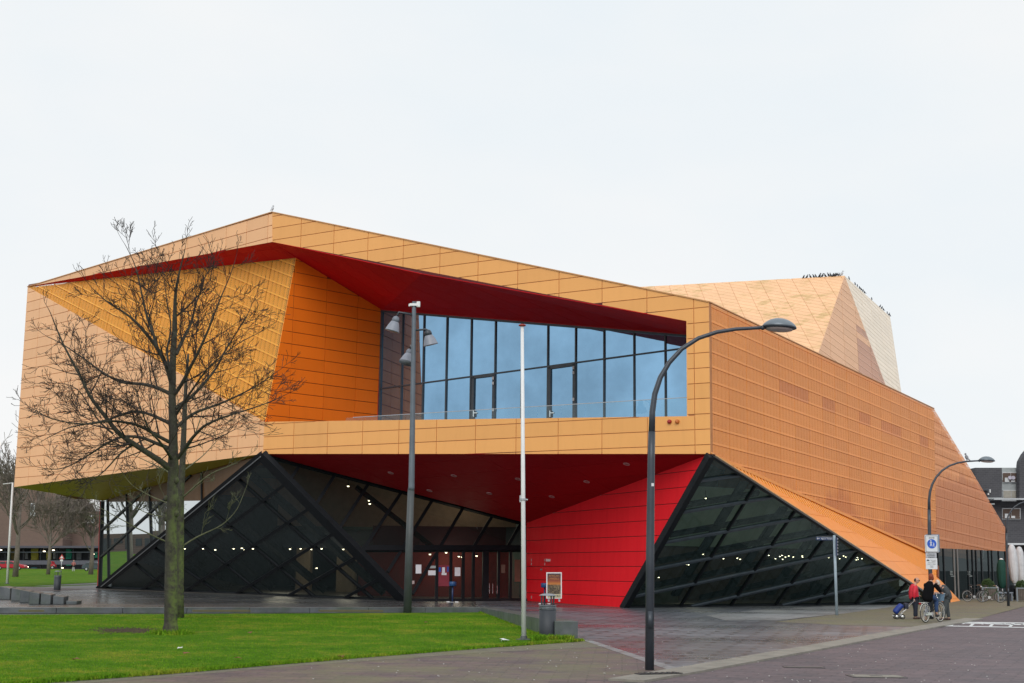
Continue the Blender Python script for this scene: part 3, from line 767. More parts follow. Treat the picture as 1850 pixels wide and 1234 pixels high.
def spots(lst, yoff, hz, wall='l'):
    for i, (x, y) in enumerate(lst):
        if wall == 'l':
            q = OP(x, y, PL_GL) if x < 690 else OP(x, y, PL_E)
            d = 5.5 if x < 690 else 3
        else: q = OP(x, y, PL_GR); d = .7
        p = AY(x, y, q.y + d); r = .065 if wall == 'l' else .04
        mb = MB(); mb.ell(p, (r, r, r * .8), 8, 5); s_ = BT(mb, 'spotlight', spot_m, smooth=True)
        mb = MB(); mb.tube([p + V((0, 0, .05)), p + V((0, 0, .35))], .02, 5); mb.lathe([(.03, .1), (.08, .03), (.085, 0)], p, 8); mb.v = [v_ - TH.location for v_ in mb.v]; mb.build('lamp_stem', M_FRAME, s_)
spots([(334, 991), (367, 991), (389, 993), (398, 991), (422, 991), (437, 990), (442, 993), (457, 991), (490, 991.5), (508, 992), (524, 991.5), (543, 991), (562, 992), (581, 991), (620, 992), (637, 993), (640, 991.5), (671, 993), (676, 991), (572, 1026), (755, 994), (756, 990), (772, 994), (777, 1001), (792, 995), (806, 998), (805, 994), (829, 1005), (835, 1006), (861, 1004), (629, 878), (668, 910), (667, 904)], 0, 0)
spots([(1270, 1001), (1240, 1019), (1244, 1020), (1190, 1043), (1307, 1009), (1332, 1008), (1337, 1010), (1389, 1003), (1401, 1009), (1409, 1005), (1413, 1003), (1414, 1010), (1419, 1006), (1425, 1004), (1433, 1006), (1449, 1004), (1450, 1006), (1497, 1007), (1517, 1009), (1528, 1006), (1524, 1004), (1549, 1007), (1550, 1010), (1557, 1009), (1547, 1011), (1275, 900), (1348, 907)], 0, 0, 'r')
for p, e in ((lf(tot * .35, 7, 2.4), 130), (lf(tot * .6, 7, 2.4), 110), (lf(tot * .85, 7, 2.4), 130), (lf(tot * .5, 9, 5.6), 150), (lf(tot * .85, 9, 5.6), 150), (V((-3, 79.5, 2.6)), 55), (rf(10, 6, 2.0), 40), (rf(10, 4.5, 5.0), 100), (rf(16, 5, 4.6), 100), (rf(21, 6, 3.4), 50), (V((-8, 80, 5.6)), 30)):
    l = bpy.data.lights.new('foyer_lamp', 'POINT'); l.energy = e; l.color = (1, .82, .6); l.shadow_soft_size = 1.2
    lo = bpy.data.objects.new('foyer_lamp', l); sc.collection.objects.link(lo); lo.location = p
# ---- café front under the gable
CFa, CFb = V((G(1694, 1084).x, 90.5, 0)), V((AY(1828, 1080, 104).x, 104, 0))
PL_CF = vplane(CFa, CFb - CFa)
dC = (CFb - CFa); Lc = dC.length; dC.normalize(); M_CFG = glass('glazing_cafe', (.22, .27, .27), (.45, .52, .54), refl=.6, base=.0, body=((.01, .018, .02), .5))
xx = 0; k = 0
wds = [.9, 1.1, 2.0, .7, 2.2, 1.0, .8, 1.2, 1.6, .8, 1.6, 1.6, 1.6]
while xx < Lc and k < len(wds):
    a, b = CFa + dC * xx, CFa + dC * (xx + wds[k]); n_ = PL_CF[1]
    pts = oriented([a, b, dropz(b, 3.3), dropz(a, 3.3)], n_); c = sum(pts, V()) / 4
    mesh_obj('glass_pane', [p - c for p in pts], [(0, 1, 2, 3)], M_CFG, TH, loc=c - TH.location)
    mb = MB(); mb.beam(a, dropz(a, 3.3), .12, .12, n_); BT(mb, 'mullion', M_FRAME if k not in (3, 4) else plain('post_grey', (.2, .18, .17), .5))
    xx += wds[k]; k += 1
nn = PL_CF[1]
for (x, y, s) in ((1718, 1037, .8), (1750, 1037, 1.0)):
    mb = MB(); c = OP(x, y, PL_CF) + nn * .03
    for i in range(4):
        for j in range(2):
            cc = c + dC * ((i - 1.5) * .13) + V((0, 0, (j - .5) * .15 + .06)); mb.torus(cc, .05, .012, nn, 12, 4)
    mb.box(c + V((0, 0, -.14)), (.4, .02, .05)); BT(mb, 'window_logo', plain('logo_pale%d' % x, (.30 * s, .33 * s, .33 * s), .6))
iwall(CFa.x + 1, CFa.y + 6, CFb.x + 3, CFb.y + 5, 0, 3.3, walld)
dk = MB()
for (x0, x1, xt0, xt1) in ((1706, 1734, 1716, 1732), (1739, 1776, 1740, 1752), (1772, 1795, 1780, 1792)):
    q = [OP(x0, 1084, PL_CF), OP(x1, 1084, PL_CF), OP(xt1, 1018, PL_CF), OP(xt0, 1018, PL_CF)]; dk.prism([p - nn * .25 for p in q], -nn * .1)
BT(dk, 'window_screen', plain('screen_ink', (.012, .02, .025), .5))
mb = MB(); mb.prism([R2b + V((0, .5, -.05)), R2c + V((0, .5, -.05)), R2c + V((3, 14, -.05)), R2b + V((0, 14, -.05))], (0, 0, .2)); BT(mb, 'cafe_soffit', M_FRAME)
mb = MB(); mb.tube([OP(1763.5, 1008, PL_R2) + PL_R2[1] * .5, OP(1764.5, 994, PL_R2) + PL_R2[1] * .5], .035, 6); p = OP(1763, 1013, PL_R2) + PL_R2[1] * .4; mb.box(p, (.6, .3, .14)); mb.box(p + V((-.2, 0, .1)), (.15, .15, .15)); mb.tube([p, p - PL_R2[1] * .6], .04, 6); BT(mb, 'antenna', M_STEEL)
# ================================================================== ground
def sheet(name, pxs, z, mat, kind='structure', pts=None):
    P = pts or [G(x, y, 0) for x, y in pxs]
    P = [V((p.x, p.y, z)) for p in P]
    n = (P[1] - P[0]).cross(P[2] - P[0])
    if area2([(p.x, p.y) for p in P]) < 0: P.reverse()
    o = mesh_obj(name, P, [tuple(range(len(P)))], mat); struct(o, kind); return o
def paving(name, c1, c2, joint, sx, sy, rot=0.0, wet=None, rough=.6, moss=None, mort=.06, dark=None):
    """block paving laid in rows (brick pattern in metres), worn and partly wet"""
    mt, n, b = nodes(name); p = pos(n)
    mpg = n.nodes.new('ShaderNodeMapping'); mpg.inputs['Rotation'].default_value = (0, 0, rot); n.links.new(p, mpg.inputs[0])
    br = n.nodes.new('ShaderNodeTexBrick'); br.inputs['Scale'].default_value = 1.0
    br.inputs['Brick Width'].default_value = sx; br.inputs['Row Height'].default_value = sy
    br.inputs['Mortar Size'].default_value = mort * sy; br.inputs['Mortar Smooth'].default_value = .3
    br.inputs['Color1'].default_value = (*c1, 1); br.inputs['Color2'].default_value = (*c2, 1); br.inputs['Mortar'].default_value = (*joint, 1)
    n.links.new(mpg.outputs[0], br.inputs['Vector'])
    big = noise(n, .25, 6, .65, p); fine = noise(n, 6.0, 5, .7, p)
    c = mixc(n, ramp(n, fine, [(.4, (0, 0, 0)), (.75, (.22, .22, .22))]), br.outputs[0], joint)
    c = mixc(n, ramp(n, big, [(.35, (.0, .0, .0)), (.7, (.35, .35, .35))]), c, tuple(min(1, x * 1.5) for x in c1))
    ms_ = n.nodes.new('ShaderNodeMapping'); ms_.inputs['Rotation'].default_value = (0, 0, rot); ms_.inputs['Scale'].default_value = (.7, 3.0, 1); n.links.new(p, ms_.inputs[0])
    st2 = noise(n, 1.6, 5, .75, ms_.outputs[0]); c = mixc(n, ramp(n, st2, [(.40, (.45, .45, .45)), (.55, (0, 0, 0))]), c, tuple(x * .45 for x in c1)); c = mixc(n, ramp(n, st2, [(.52, (0, 0, 0)), (.66, (.35, .35, .35))]), c, tuple(x * 1.7 for x in c1))
    if moss:
        mm = noise(n, .5, 6, .7, p); c = mixc(n, ramp(n, mm, [(.42, (0, 0, 0)), (.62, (.55, .55, .55))]), c, moss)
    if wet:
        wn = n.nodes.new('ShaderNodeMapping'); wn.inputs['Scale'].default_value = (.13, .2, 1); wn.inputs['Rotation'].default_value = (0, 0, wet[1]); n.links.new(p, wn.inputs[0])
        w = noise(n, 1.0, 5, .6, wn.outputs[0]); wf = ramp(n, w, [(wet[0] - .12, (0, 0, 0)), (wet[0] + .16, (1, 1, 1))])
        c = mixc(n, math_(n, 'MULTIPLY', wf, .45), c, tuple(x * .3 for x in c1))
        r = math_(n, 'MULTIPLY_ADD', wf, -(rough - .22), rough); r = math_(n, 'MULTIPLY_ADD', math_(n, 'SUBTRACT', fine, .5), .25, r)
        n.links.new(r, b.inputs['Roughness'])
    else:
        n.links.new(math_(n, 'MULTIPLY_ADD', fine, .3, rough - .15), b.inputs['Roughness'])
    n.links.new(c, b.inputs['Base Color'])
    hh = math_(n, 'ADD', math_(n, 'MULTIPLY', math_(n, 'SUBTRACT', 1.0, br.outputs['Fac']), 1.0), math_(n, 'MULTIPLY', fine, .5))
    bump(n, b, hh, .5, .015)
    MATS[name] = mt; return mt
M_ROAD = paving('brick_road', (.135, .094, .104), (.062, .054, .066), (.025, .022, .026), .62, .30, rot=.42, rough=.66)
M_WALK = paving('brick_walk', (.145, .092, .092), (.065, .050, .058), (.025, .022, .02), .62, .26, rot=.08, rough=.6, moss=(.14, .15, .055))
M_PLAZA = paving('plaza_pavers', (.20, .225, .26), (.065, .075, .10), (.014, .015, .018), 1.25, .58, rot=.26, wet=(.50, .1), rough=.42, mort=.15)
M_PLAZAL = paving('plaza_left', (.10, .105, .11), (.075, .078, .082), (.03, .03, .03), 1.2, .6, rot=.3, wet=(.40, .1), rough=.40)
M_TAN = paving('mossy_pavers', (.17, .15, .11), (.14, .13, .10), (.06, .06, .035), .3, .15, rot=.2, rough=.75, moss=(.14, .14, .05))
M_LIGHT = paving('pale_pavers', (.27, .285, .295), (.22, .235, .25), (.10, .10, .11), 1.2, .6, rot=.3, rough=.5, wet=(.52, .2))
base = MB(); base.add([V((-900, -60, -.01)), V((900, -60, -.01)), V((900, 1500, -.01)), V((-900, 1500, -.01))], [(0, 1, 2, 3)])
struct(base.build('ground', paving('ground_pavers', (.12, .115, .11), (.09, .09, .09), (.04, .04, .04), .6, .3, rough=.6)))
# plaza in front of the building
sheet('plaza', [(1055, 1160), (1226, 1215), (1440, 1177), (1700, 1133), (1520, 1129), (1403, 1123), (1640, 1090), (1700, 1080), (1640, 1060), (860, 1062), (860, 1102)], .0, M_PLAZA)
sheet('plaza_terrace', [(-500, 1066), (-500, 1110), (870, 1106), (1010, 1112), (1010, 1060), (500, 1050), (180, 1056)], -.004, M_PLAZAL)
sheet('pavement', [(1401, 1123.5), (1522, 1108.5), (1645, 1091), (1735, 1084), (1900, 1074), (2100, 1085), (1850, 1096), (1755, 1121), (1700, 1134), (1520, 1129.5)], .004, M_TAN)
sheet('pale_paving_strip', [(1380, 1101), (1640, 1089), (1645, 1092), (1522, 1109), (1403, 1121), (1310, 1121), (1275, 1112)], .006, M_LIGHT)
sheet('road', [(1100, 1244), (1240, 1216), (1448, 1178), (1688, 1134), (1755, 1121), (1850, 1097), (2300, 1075), (3000, 1200), (3400, 2400), (1500, 2400)], .004, M_ROAD)
sheet('footpath', [(-800, 1500), (-300, 1262), (97, 1234), (311, 1218), (486, 1203), (632, 1191), (900, 1170), (1053, 1158), (1226, 1214.5), (1150, 1234), (1000, 1300), (1500, 2400), (0, 2400)], .002, M_WALK)
sheet('far_path', [(-400, 1058.5), (182, 1060.5), (182, 1063.5), (90, 1068), (-400, 1070)], .003, paving('path_pinkish', (.16, .12, .12), (.13, .10, .10), (.05, .05, .05), .2, .1, rough=.6))
# kerb stones along the gutter between plaza and road
stone = plain('kerb_concrete', (.22, .205, .175), .6, var=.25, scale=2)
ks = [G(1131, 1232), G(1236, 1214.5), G(1475, 1171.5), G(1682, 1132.5), G(1760, 1119)]
KB = sheet('kerb', [(1090, 1246), (1233, 1216.5), (1445, 1178.5), (1690, 1134.5), (1760, 1121.5), (1758, 1117), (1672, 1131), (1478, 1168), (1233, 1210), (1075, 1244)], .003, plain('gutter_joint', (.06, .055, .05), .8))
tot_ = 0; segs = []
first = None
for a, b in zip(ks[:-1], ks[1:]):
    d = b - a; L_ = d.length; n_ = max(1, int(L_ / 1.0)); u_ = d / L_
    for i in range(n_):
        c = a + d * ((i + .5) / n_); w_ = .34; l_ = L_ / n_ - .02; s_ = V((-u_.y, u_.x, 0))
        vs = [V(p) for p in (u_ * (-l_ / 2) - s_ * w_, u_ * (l_ / 2) - s_ * w_, u_ * (l_ / 2) + s_ * w_, u_ * (-l_ / 2) + s_ * w_)]
        top = [v + V((0, 0, .045)) for v in vs]
        mesh_obj('kerb_stone', vs + top, [(4, 5, 6, 7), (0, 1, 5, 4), (1, 2, 6, 5), (2, 3, 7, 6), (3, 0, 4, 7)], stone, KB, loc=c)
# painted give-way marks
mk_ = plain('road_paint', (.62, .65, .66), .5, var=.2, scale=4)
PM = struct(MB().add([G(1716, 1126), G(1880, 1130.5), G(1880, 1129), G(1716, 1124)], [(0, 1, 2, 3)]).build('road_marking', mk_, loc=(0, 0, .008)))
for q in ([(1716, 1123.5), (1880, 1125.5), (1880, 1127), (1716, 1125)], [(1695, 1131.5), (1880, 1135.2), (1880, 1134), (1700, 1130.4)]):
    struct(MB().add([G(*p) for p in q], [(0, 1, 2, 3)]).build('road_marking', mk_, loc=(0, 0, .008)))
for i in range(6):
    x = 1716 + i * 35.5
    for (dx, dw, y0, y1) in ((0, 6, 1125.5 + i * .35, 1130.8 + i * .6), (22, 4, 1125.8 + i * .35, 1127.8 + i * .5)):
        struct(MB().add([G(x + dx + 5, y0), G(x + dx + 5 + dw, y0), G(x + dx + dw - 1, y1), G(x + dx - 1, y1)], [(0, 1, 2, 3)]).build('road_marking', mk_, loc=(0, 0, .008)))
sheet('mossy_border', [(-100, 1262), (97, 1232.5), (311, 1216.5), (486, 1201.5), (632, 1189.5), (900, 1168.5), (1053, 1157.5), (1090, 1169), (900, 1178), (640, 1196), (486, 1207.5), (311, 1223), (100, 1239), (-60, 1275)], .0045, M_TAN)
# plaza border strip of pale stones by the wall end
bs = sheet('border_strip', [(1053, 1157), (1068, 1157), (1238, 1212), (1222, 1215.5)], .006, M_LIGHT)
# manhole covers
cov = plain('manhole_concrete', (.20, .19, .16), .6, var=.3, scale=12); iron = plain('manhole_iron', (.035, .033, .035), .45)
for (x, y, w_, l_) in ((1583, 1223, 1.0, .62), (1452, 1206.5, .8, .30)):
    t = thing('manhole_cover', 'rectangular cover with pale concrete fill set in the brick road' if x > 1500 else 'thin dull iron cover plate flush in the brick road', 'manhole cover', G(x, y) + V((0, 0, .006)))
    MB().box((0, 0, .004), (w_, l_, .012)).build('frame', iron, t)
    MB().box((0, 0, .010), (w_ - .12, l_ - .12, .012)).build('cover_plate', cov if x > 1500 else plain('cover_dull', (.11, .095, .09), .6), t)
    if x > 1500: MB().box((0, 0, .017), (.22, .12, .006)).build('lifting_plate', iron, t)
t = thing('manhole_cover', 'narrow iron gutter grate across the kerb in front of the tall lamp post', 'gutter grate', G(1190, 1222) + V((0, 0, .052)), rz=.45)
MB().box((0, 0, .004), (.9, .22, .012)).build('frame', iron, t)
for i in range(7): MB().box((-.36 + i * .12, 0, .014), (.05, .18, .01)).build('slat', iron, t)

# ---- lawns
def lawn_mat(name, dark=1.0):
    mt, n, b = nodes(name); p = pos(n)
    a = noise(n, .45, 7, .7, p); f = noise(n, 14, 4, .7, p)
    a = mixc(n, .45, a, noise(n, 2.6, 6, .75, p))
    c = ramp(n, a, [(.36, (.05, .15, .007)), (.5, (.11, .25, .012)), (.61, (.28, .29, .035))])
    c = mixc(n, ramp(n, f, [(.3, (.1, .1, .1)), (.7, (.75, .75, .75))]), c, (.02, .05, .004))
    pt = noise(n, 1.1, 5, .75, p); c = mixc(n, ramp(n, pt, [(.64, (0, 0, 0)), (.75, (.45, .45, .45))]), c, (.11, .09, .035))
    n.links.new(c, b.inputs['Base Color']); b.inputs['Roughness'].default_value = .9; b.inputs['Specular IOR Level'].default_value = .05
    bump(n, b, f, .8, .04); MATS[name] = mt; return mt
M_LAWN = lawn_mat('lawn_turf')
LPX = [(-330, 1262), (97, 1233.5), (311, 1217.5), (486, 1202.5), (632, 1190.5), (900, 1169.5), (1050, 1159), (1003, 1159), (868, 1107), (400, 1110), (-330, 1113)]
LP = [G(x, y) for x, y in LPX]
lo_ = sheet('lawn', None, .018, M_LAWN, pts=LP)
sheet('far_lawn', None, .01, M_LAWN, pts=[G(-460, 1059), G(181.5, 1060.5), G(182, 1056), V((-34.5, 100, 0)), V((-38, 230, 0)), V((-60, 262, 0)), V((-140, 262, 0)), V((-140, 120, 0))])
def inpoly(x, y, P):
    c = False; j = len(P) - 1
    for i in range(len(P)):
        if (P[i].y > y) != (P[j].y > y) and x < (P[j].x - P[i].x) * (y - P[i].y) / (P[j].y - P[i].y) + P[i].x: c = not c
        j = i
    return c
def blades(name, N, gen, mat, hmul=1.0):
    vs, fs = [], []; rnd = random.Random(5)
    while len(fs) < N:
        r = gen(rnd)
        if r is None: continue
        x, y, h = r; a = rnd.uniform(0, 6.28); w_ = h * rnd.uniform(.10, .2); dx, dy = math.cos(a) * w_, math.sin(a) * w_
        lx, ly = rnd.gauss(0, .35) * h, rnd.gauss(0, .35) * h; k = len(vs)
        vs += [(x - dx, y - dy, .012), (x + dx, y + dy, .012), (x + lx, y + ly, .015 + h)]; fs.append((k, k + 1, k + 2))
    o = mesh_obj(name, vs, fs, mat); struct(o, 'stuff'); return o
mt, n, b = nodes('grass_blades'); p = pos(n)
c = ramp(n, mixc(n, .5, noise(n, .45, 7, .7, p), noise(n, 2.6, 6, .75, p)), [(.38, (.065, .20, .010)), (.5, (.14, .31, .015)), (.60, (.36, .37, .045))])
c = mixc(n, ramp(n, noise(n, 22, 3, .7, p), [(.35, (.75, .75, .75)), (.6, (0, 0, 0))]), c, (.02, .065, .004))
c = mixc(n, ramp(n, noise(n, 31, 3, .7, p), [(.5, (0, 0, 0)), (.7, (.6, .6, .6))]), c, (.24, .34, .04))
n.links.new(c, b.inputs['Base Color']); b.inputs['Roughness'].default_value = .8; b.inputs['Specular IOR Level'].default_value = .04; MATS['grass'] = mt
def gen_l(r):
    y = 21 + (r.random() ** 1.8) * 32; x = r.uniform(-.42 * y - 2, .06 * y + 2)
    if not inpoly(x, y, LP): return None
    return x, y, r.uniform(.015, .042) * (1.0 if y < 40 else 1.3)
go = blades('grass', 190000, gen_l, mt); tag(go, 'short bright green winter grass of the near lawn', 'grass')
# ragged edge of longer grass along the footpath and wall foot
def gen_e(r):
    i = r.choice([0, 1, 2, 3, 4, 5, 5, 7, 7]); a, b_ = LP[i], LP[i + 1]; t_ = r.random(); q = a.lerp(b_, t_)
    return q.x + r.gauss(0, .06), q.y + r.gauss(0.03, .06), r.uniform(.025, .085)
ge = blades('grass', 26000, gen_e, mt); tag(ge, 'longer ragged grass fringe along the edge of the near lawn', 'grass')
tf = G(308, 1147)
def gen_t(r):
    a = r.uniform(0, 6.28); d = .2 + abs(r.gauss(0, .18)); return tf.x + d * math.cos(a), tf.y + d * math.sin(a), r.uniform(.06, .16)
def gen_b(r):
    q = G(r.uniform(960, 1035), r.uniform(1153, 1161)); return q.x, q.y, r.uniform(.06, .2)
gt = blades('grass', 1200, gen_t, mt); tag(gt, 'tuft of longer grass around the foot of the large bare tree', 'grass')
gb = blades('grass', 4000, gen_b, mt); tag(gb, 'scruffy weeds at the foot of the round litter bin by the wall end', 'weeds')

# ---- low wall round the lawn
LW = thing('low_wall', 'long low blue grey concrete seat wall along the back of the lawn ending in a square block', 'wall', G(868, 1105))
def wallseg(a, b, h0, h1, th, name='wall_block'):
    d = (b - a); u_ = d.normalized(); s_ = V((-u_.y, u_.x, 0))
    if s_.y < 0: s_ = -s_
    L_ = d.length; n_ = max(1, round(L_ / 2.4))
    for i in range(n_):
        t0, t1 = i / n_, (i + 1) / n_; p, q = a + d * t0 + u_ * .008, a + d * t1 - u_ * .008
        ha, hb = h0 + (h1 - h0) * t0, h0 + (h1 - h0) * t1
        o = LW.location
        vs = [p - o, q - o, q + s_ * th - o, p + s_ * th - o]
        tp = [vs[0] + V((0, 0, ha)), vs[1] + V((0, 0, hb)), vs[2] + V((0, 0, hb)), vs[3] + V((0, 0, ha))]
        ob = mesh_obj(name, vs + tp, [(4, 5, 6, 7), (0, 1, 5, 4), (1, 2, 6, 5), (2, 3, 7, 6), (3, 0, 4, 7), (0, 3, 2, 1)], M_CW, LW)
        bv = ob.modifiers.new('b', 'BEVEL'); bv.width = .012; bv.segments = 2
mtc, n, b = nodes('concrete_wall'); p = pos(n)
c = ramp(n, noise(n, 1.2, 7, .7, p), [(.3, (.05, .06, .068)), (.7, (.125, .14, .15))])
c = mixc(n, ramp(n, noise(n, .7, 5, .7, p), [(.45, (0, 0, 0)), (.65, (.6, .6, .6))]), c, (.045, .075, .035))
n.links.new(c, b.inputs['Base Color']); n.links.new(math_(n, 'MULTIPLY_ADD', noise(n, 2, 4, .6, p), .6, .1), b.inputs['Roughness']); M_CW = mtc
wallseg(G(-420, 1109.5), G(868, 1107), .22, .22, .55)
wallseg(G(868, 1107.3), G(1002, 1158.5), .22, .52, .62)
# benches/slats on the wall top
for (xa, xb) in ((30, 76), (345, 450), (575, 690)):
    p, q = G(xa, 1105.5, .22), G(xb, 1105.5, .22); mb = MB(); mb.beam(p + V((0, .2, .03)), q + V((0, .2, .03)), .3, .06, V((0, 0, 1)))
    mb.v = [v_ - LW.location for v_ in mb.v]; mb.build('seat_board', plain('seat_board_brown', (.10, .09, .04), .6), LW)
# angular concrete blocks at the left
bl = [(6, 1083, 26, .95, .62), (27, 1086, 20, .8, .60), (43, 1089, 20, .75, .58), (60, 1092, 22, .75, .55), (81, 1092, 22, .78, .48), (104, 1092, 24, .8, .38), (128, 1092, 24, .85, .16)]
nm = ['largest concrete block at the frame edge, first of the stepped row', 'second angular concrete block of the stepped row from the frame edge', 'third angular concrete block of the stepped row beside the terrace', 'angular concrete block in the middle of the stepped row', 'fifth angular concrete block, lower than the four before it', 'low angular concrete block, last but one of the stepped row', 'nearly flat concrete wedge that ends the stepped row']
for (x, y, wpx, dd, h), l in zip(bl, nm):
    p = G(x, y); w_ = wpx * p.y / 2531 * .74; mb = MB()
    vs = [(-w_ / 2, 0, 0), (w_ / 2, .12, 0), (w_ / 2, dd, 0), (-w_ / 2, dd, 0)]
    top = [(-w_ / 2, .0, h), (w_ / 2, .12, h * .86), (w_ / 2, dd, h * .92), (-w_ * .2, dd, h * 1.02)]
    mb.add(vs + top, [(4, 5, 6, 7), (0, 1, 5, 4), (1, 2, 6, 5), (2, 3, 7, 6), (3, 0, 4, 7), (0, 3, 2, 1)])
    o = mb.build('concrete_block', M_CW, None, loc=p); tag(o, l, 'concrete block', 'stepped concrete blocks by the terrace')
    bv = o.modifiers.new('b', 'BEVEL'); bv.width = .02; bv.segments = 2

# ================================================================== bare trees
mt, n, b = nodes('bark_green'); p = pos(n)
c = ramp(n, noise(n, 9, 7, .75, p), [(.3, (.014, .013, .011)), (.6, (.05, .045, .035)), (.8, (.09, .08, .06))])
sp = n.nodes.new('ShaderNodeSeparateXYZ'); n.links.new(n.nodes.new('ShaderNodeNewGeometry').outputs['Normal'], sp.inputs[0])
side = math_(n, 'MULTIPLY_ADD', sp.outputs[0], .5, .35)
spz = n.nodes.new('ShaderNodeSeparateXYZ'); n.links.new(p, spz.inputs[0])
low = ramp(n, math_(n, 'MULTIPLY', spz.outputs[2], .1), [(.25, (1, 1, 1)), (.55, (.12, .12, .12))])
f = math_(n, 'MULTIPLY', math_(n, 'MULTIPLY', ramp(n, noise(n, 5, 6, .7, p), [(.38, (0, 0, 0)), (.6, (1, 1, 1))]), low), math_(n, 'MAXIMUM', side, 0))
f = math_(n, 'MULTIPLY', f, 1.4)
c = mixc(n, math_(n, 'MINIMUM', f, 1.0), c, (.11, .15, .035))
n.links.new(c, b.inputs['Base Color']); b.inputs['Roughness'].default_value = .85; bump(n, b, noise(n, 16, 6, .7, p), .9, .03); M_BARK = mt
M_TWIG = plain('twig_brown', (.026, .018, .015), .8, var=.35, scale=6)
M_TWIGG = plain('twig_greenish', (.10, .105, .055), .8, var=.3, scale=6)
M_FBARK = plain('bark_far', (.17, .145, .125), .9, var=.2)
def grow(mb, p, d, L_, r, lvl, rnd, up=.05, curv=.13, kids=(3, 5), minr=.0055, sides=4, spread=.9):
    n_ = max(3, int(L_ / .22)) if lvl < 3 else 3
    pts, rad = [V(p)], [r]; dd = V(d).normalized()
    for i in range(n_):
        j = V((rnd.gauss(0, 1), rnd.gauss(0, 1), rnd.gauss(0, 1))) * curv * (.5 + .5 * lvl / 3)
        dd = (dd + j * .5 + V((0, 0, up))).normalized(); pts.append(pts[-1] + dd * (L_ / n_)); rad.append(max(minr, r * (1 - (i + 1) / n_ * .75)))
    mb.tube(pts, rad, sides if lvl < 2 else 3, cap=False)
    if lvl >= 4 or L_ < .16: return
    k = rnd.randint(*kids) if lvl < 3 else rnd.randint(2, 3)
    for i in range(k):
        t_ = rnd.uniform(.2, 1.0) if i else .98; q = t_ * n_; a = min(int(q), n_ - 1); pp = pts[a].lerp(pts[a + 1], q - a)
        ax = (pts[a + 1] - pts[a]).normalized(); side_ = V((rnd.gauss(0, 1), rnd.gauss(0, .8), rnd.gauss(0, 1))); side_ = (side_ - ax * side_.dot(ax)).normalized()
        nd = (ax * rnd.uniform(.8, 1.1) + side_ * rnd.uniform(.45, spread)).normalized()
        grow(mb, pp, nd, L_ * rnd.uniform(.35, .62), max(minr, rad[a] * rnd.uniform(.45, .65)), lvl + 1, rnd, up, curv, kids, minr, sides, spread)
def limb(mb, twig, pts, r0, r1, rnd, dens=2.2, tl=1.15, sides=7, up=.05, minr=.006):
    """a guided limb through 3d points, with side shoots"""
    P = []
    for i in range(len(pts) - 1):
        a, b_ = pts[i], pts[i + 1]; m_ = max(2, int((b_ - a).length / .18))
        for k in range(m_): P.append(a.lerp(b_, k / m_) + V((rnd.gauss(0, .012), rnd.gauss(0, .02), rnd.gauss(0, .012))))
    P.append(pts[-1])
    for _ in range(2):
        P = [P[0]] + [(P[i - 1] + P[i] * 2 + P[i + 1]) / 4 for i in range(1, len(P) - 1)] + [P[-1]]
    n_ = len(P); R_ = [r0 + (r1 - r0) * (i / (n_ - 1)) ** .8 for i in range(n_)]
    mb.tube(P, R_, sides, cap=False)
    L_ = sum((P[i + 1] - P[i]).length for i in range(n_ - 1)); k = int(L_ * dens)
    for i in range(k):
        t_ = .12 + .88 * (i + rnd.random()) / k; a = min(int(t_ * (n_ - 1)), n_ - 2); ax = (P[a + 1] - P[a]).normalized()
        s_ = V((rnd.gauss(0, 1), rnd.gauss(0, .8), rnd.gauss(0.15, 1))); s_ = (s_ - ax * s_.dot(ax)).normalized()
        nd = (ax * rnd.uniform(.5, .9) + s_ * rnd.uniform(.5, 1.0)).normalized()
        grow(twig, P[a], nd, tl * rnd.uniform(.5, 1.15) * (1.25 - .85 * t_), max(minr, R_[a] * rnd.uniform(.35, .55)), 1, rnd, up=up, minr=minr)
    grow(twig, P[-1], (P[-1] - P[-2]), tl * .4, r1, 2, rnd, up=up, minr=minr)
# big tree on the lawn
rnd = random.Random(11)
TY = G(308, 1147).y; tb = G(308, 1147)
TR = thing('bare_tree', 'large bare spreading tree with mossy trunk standing on the near lawn', 'tree', tb)
def tp(x, y, dy=0.0): return AY(x, y, TY + dy)
tk, br_, tw = MB(), MB(), MB()
pts = [tp(307, 1150), tp(308, 1140), tp(308.5, 1120), tp(309, 1000), tp(310, 930), tp(313, 905), tp(311, 880), tp(313, 850), tp(313, 780), tp(311, 720), tp(312, 660), tp(315, 600)]
rr = [.31, .21, .175, .160, .155, .17, .14, .14, .12, .105, .09, .078]
P2, R2 = [], []
for i in range(len(pts) - 1):
    for k in range(5):
        t_ = k / 5; P2.append(pts[i].lerp(pts[i + 1], t_)); R2.append((rr[i] + (rr[i + 1] - rr[i]) * t_) * (1 + rnd.gauss(0, .03)))
tk.tube(P2 + [pts[-1]], R2 + [rr[-1]], 16)
for (x, y, r) in ((301, 935, .10), (318, 928, .09), (300, 900, .07), (318, 868, .09), (305, 842, .09), (301, 925, .08)):
    tk.ell(tp(x, y, -.05), (r, r, r * 1.2), 8, 6)
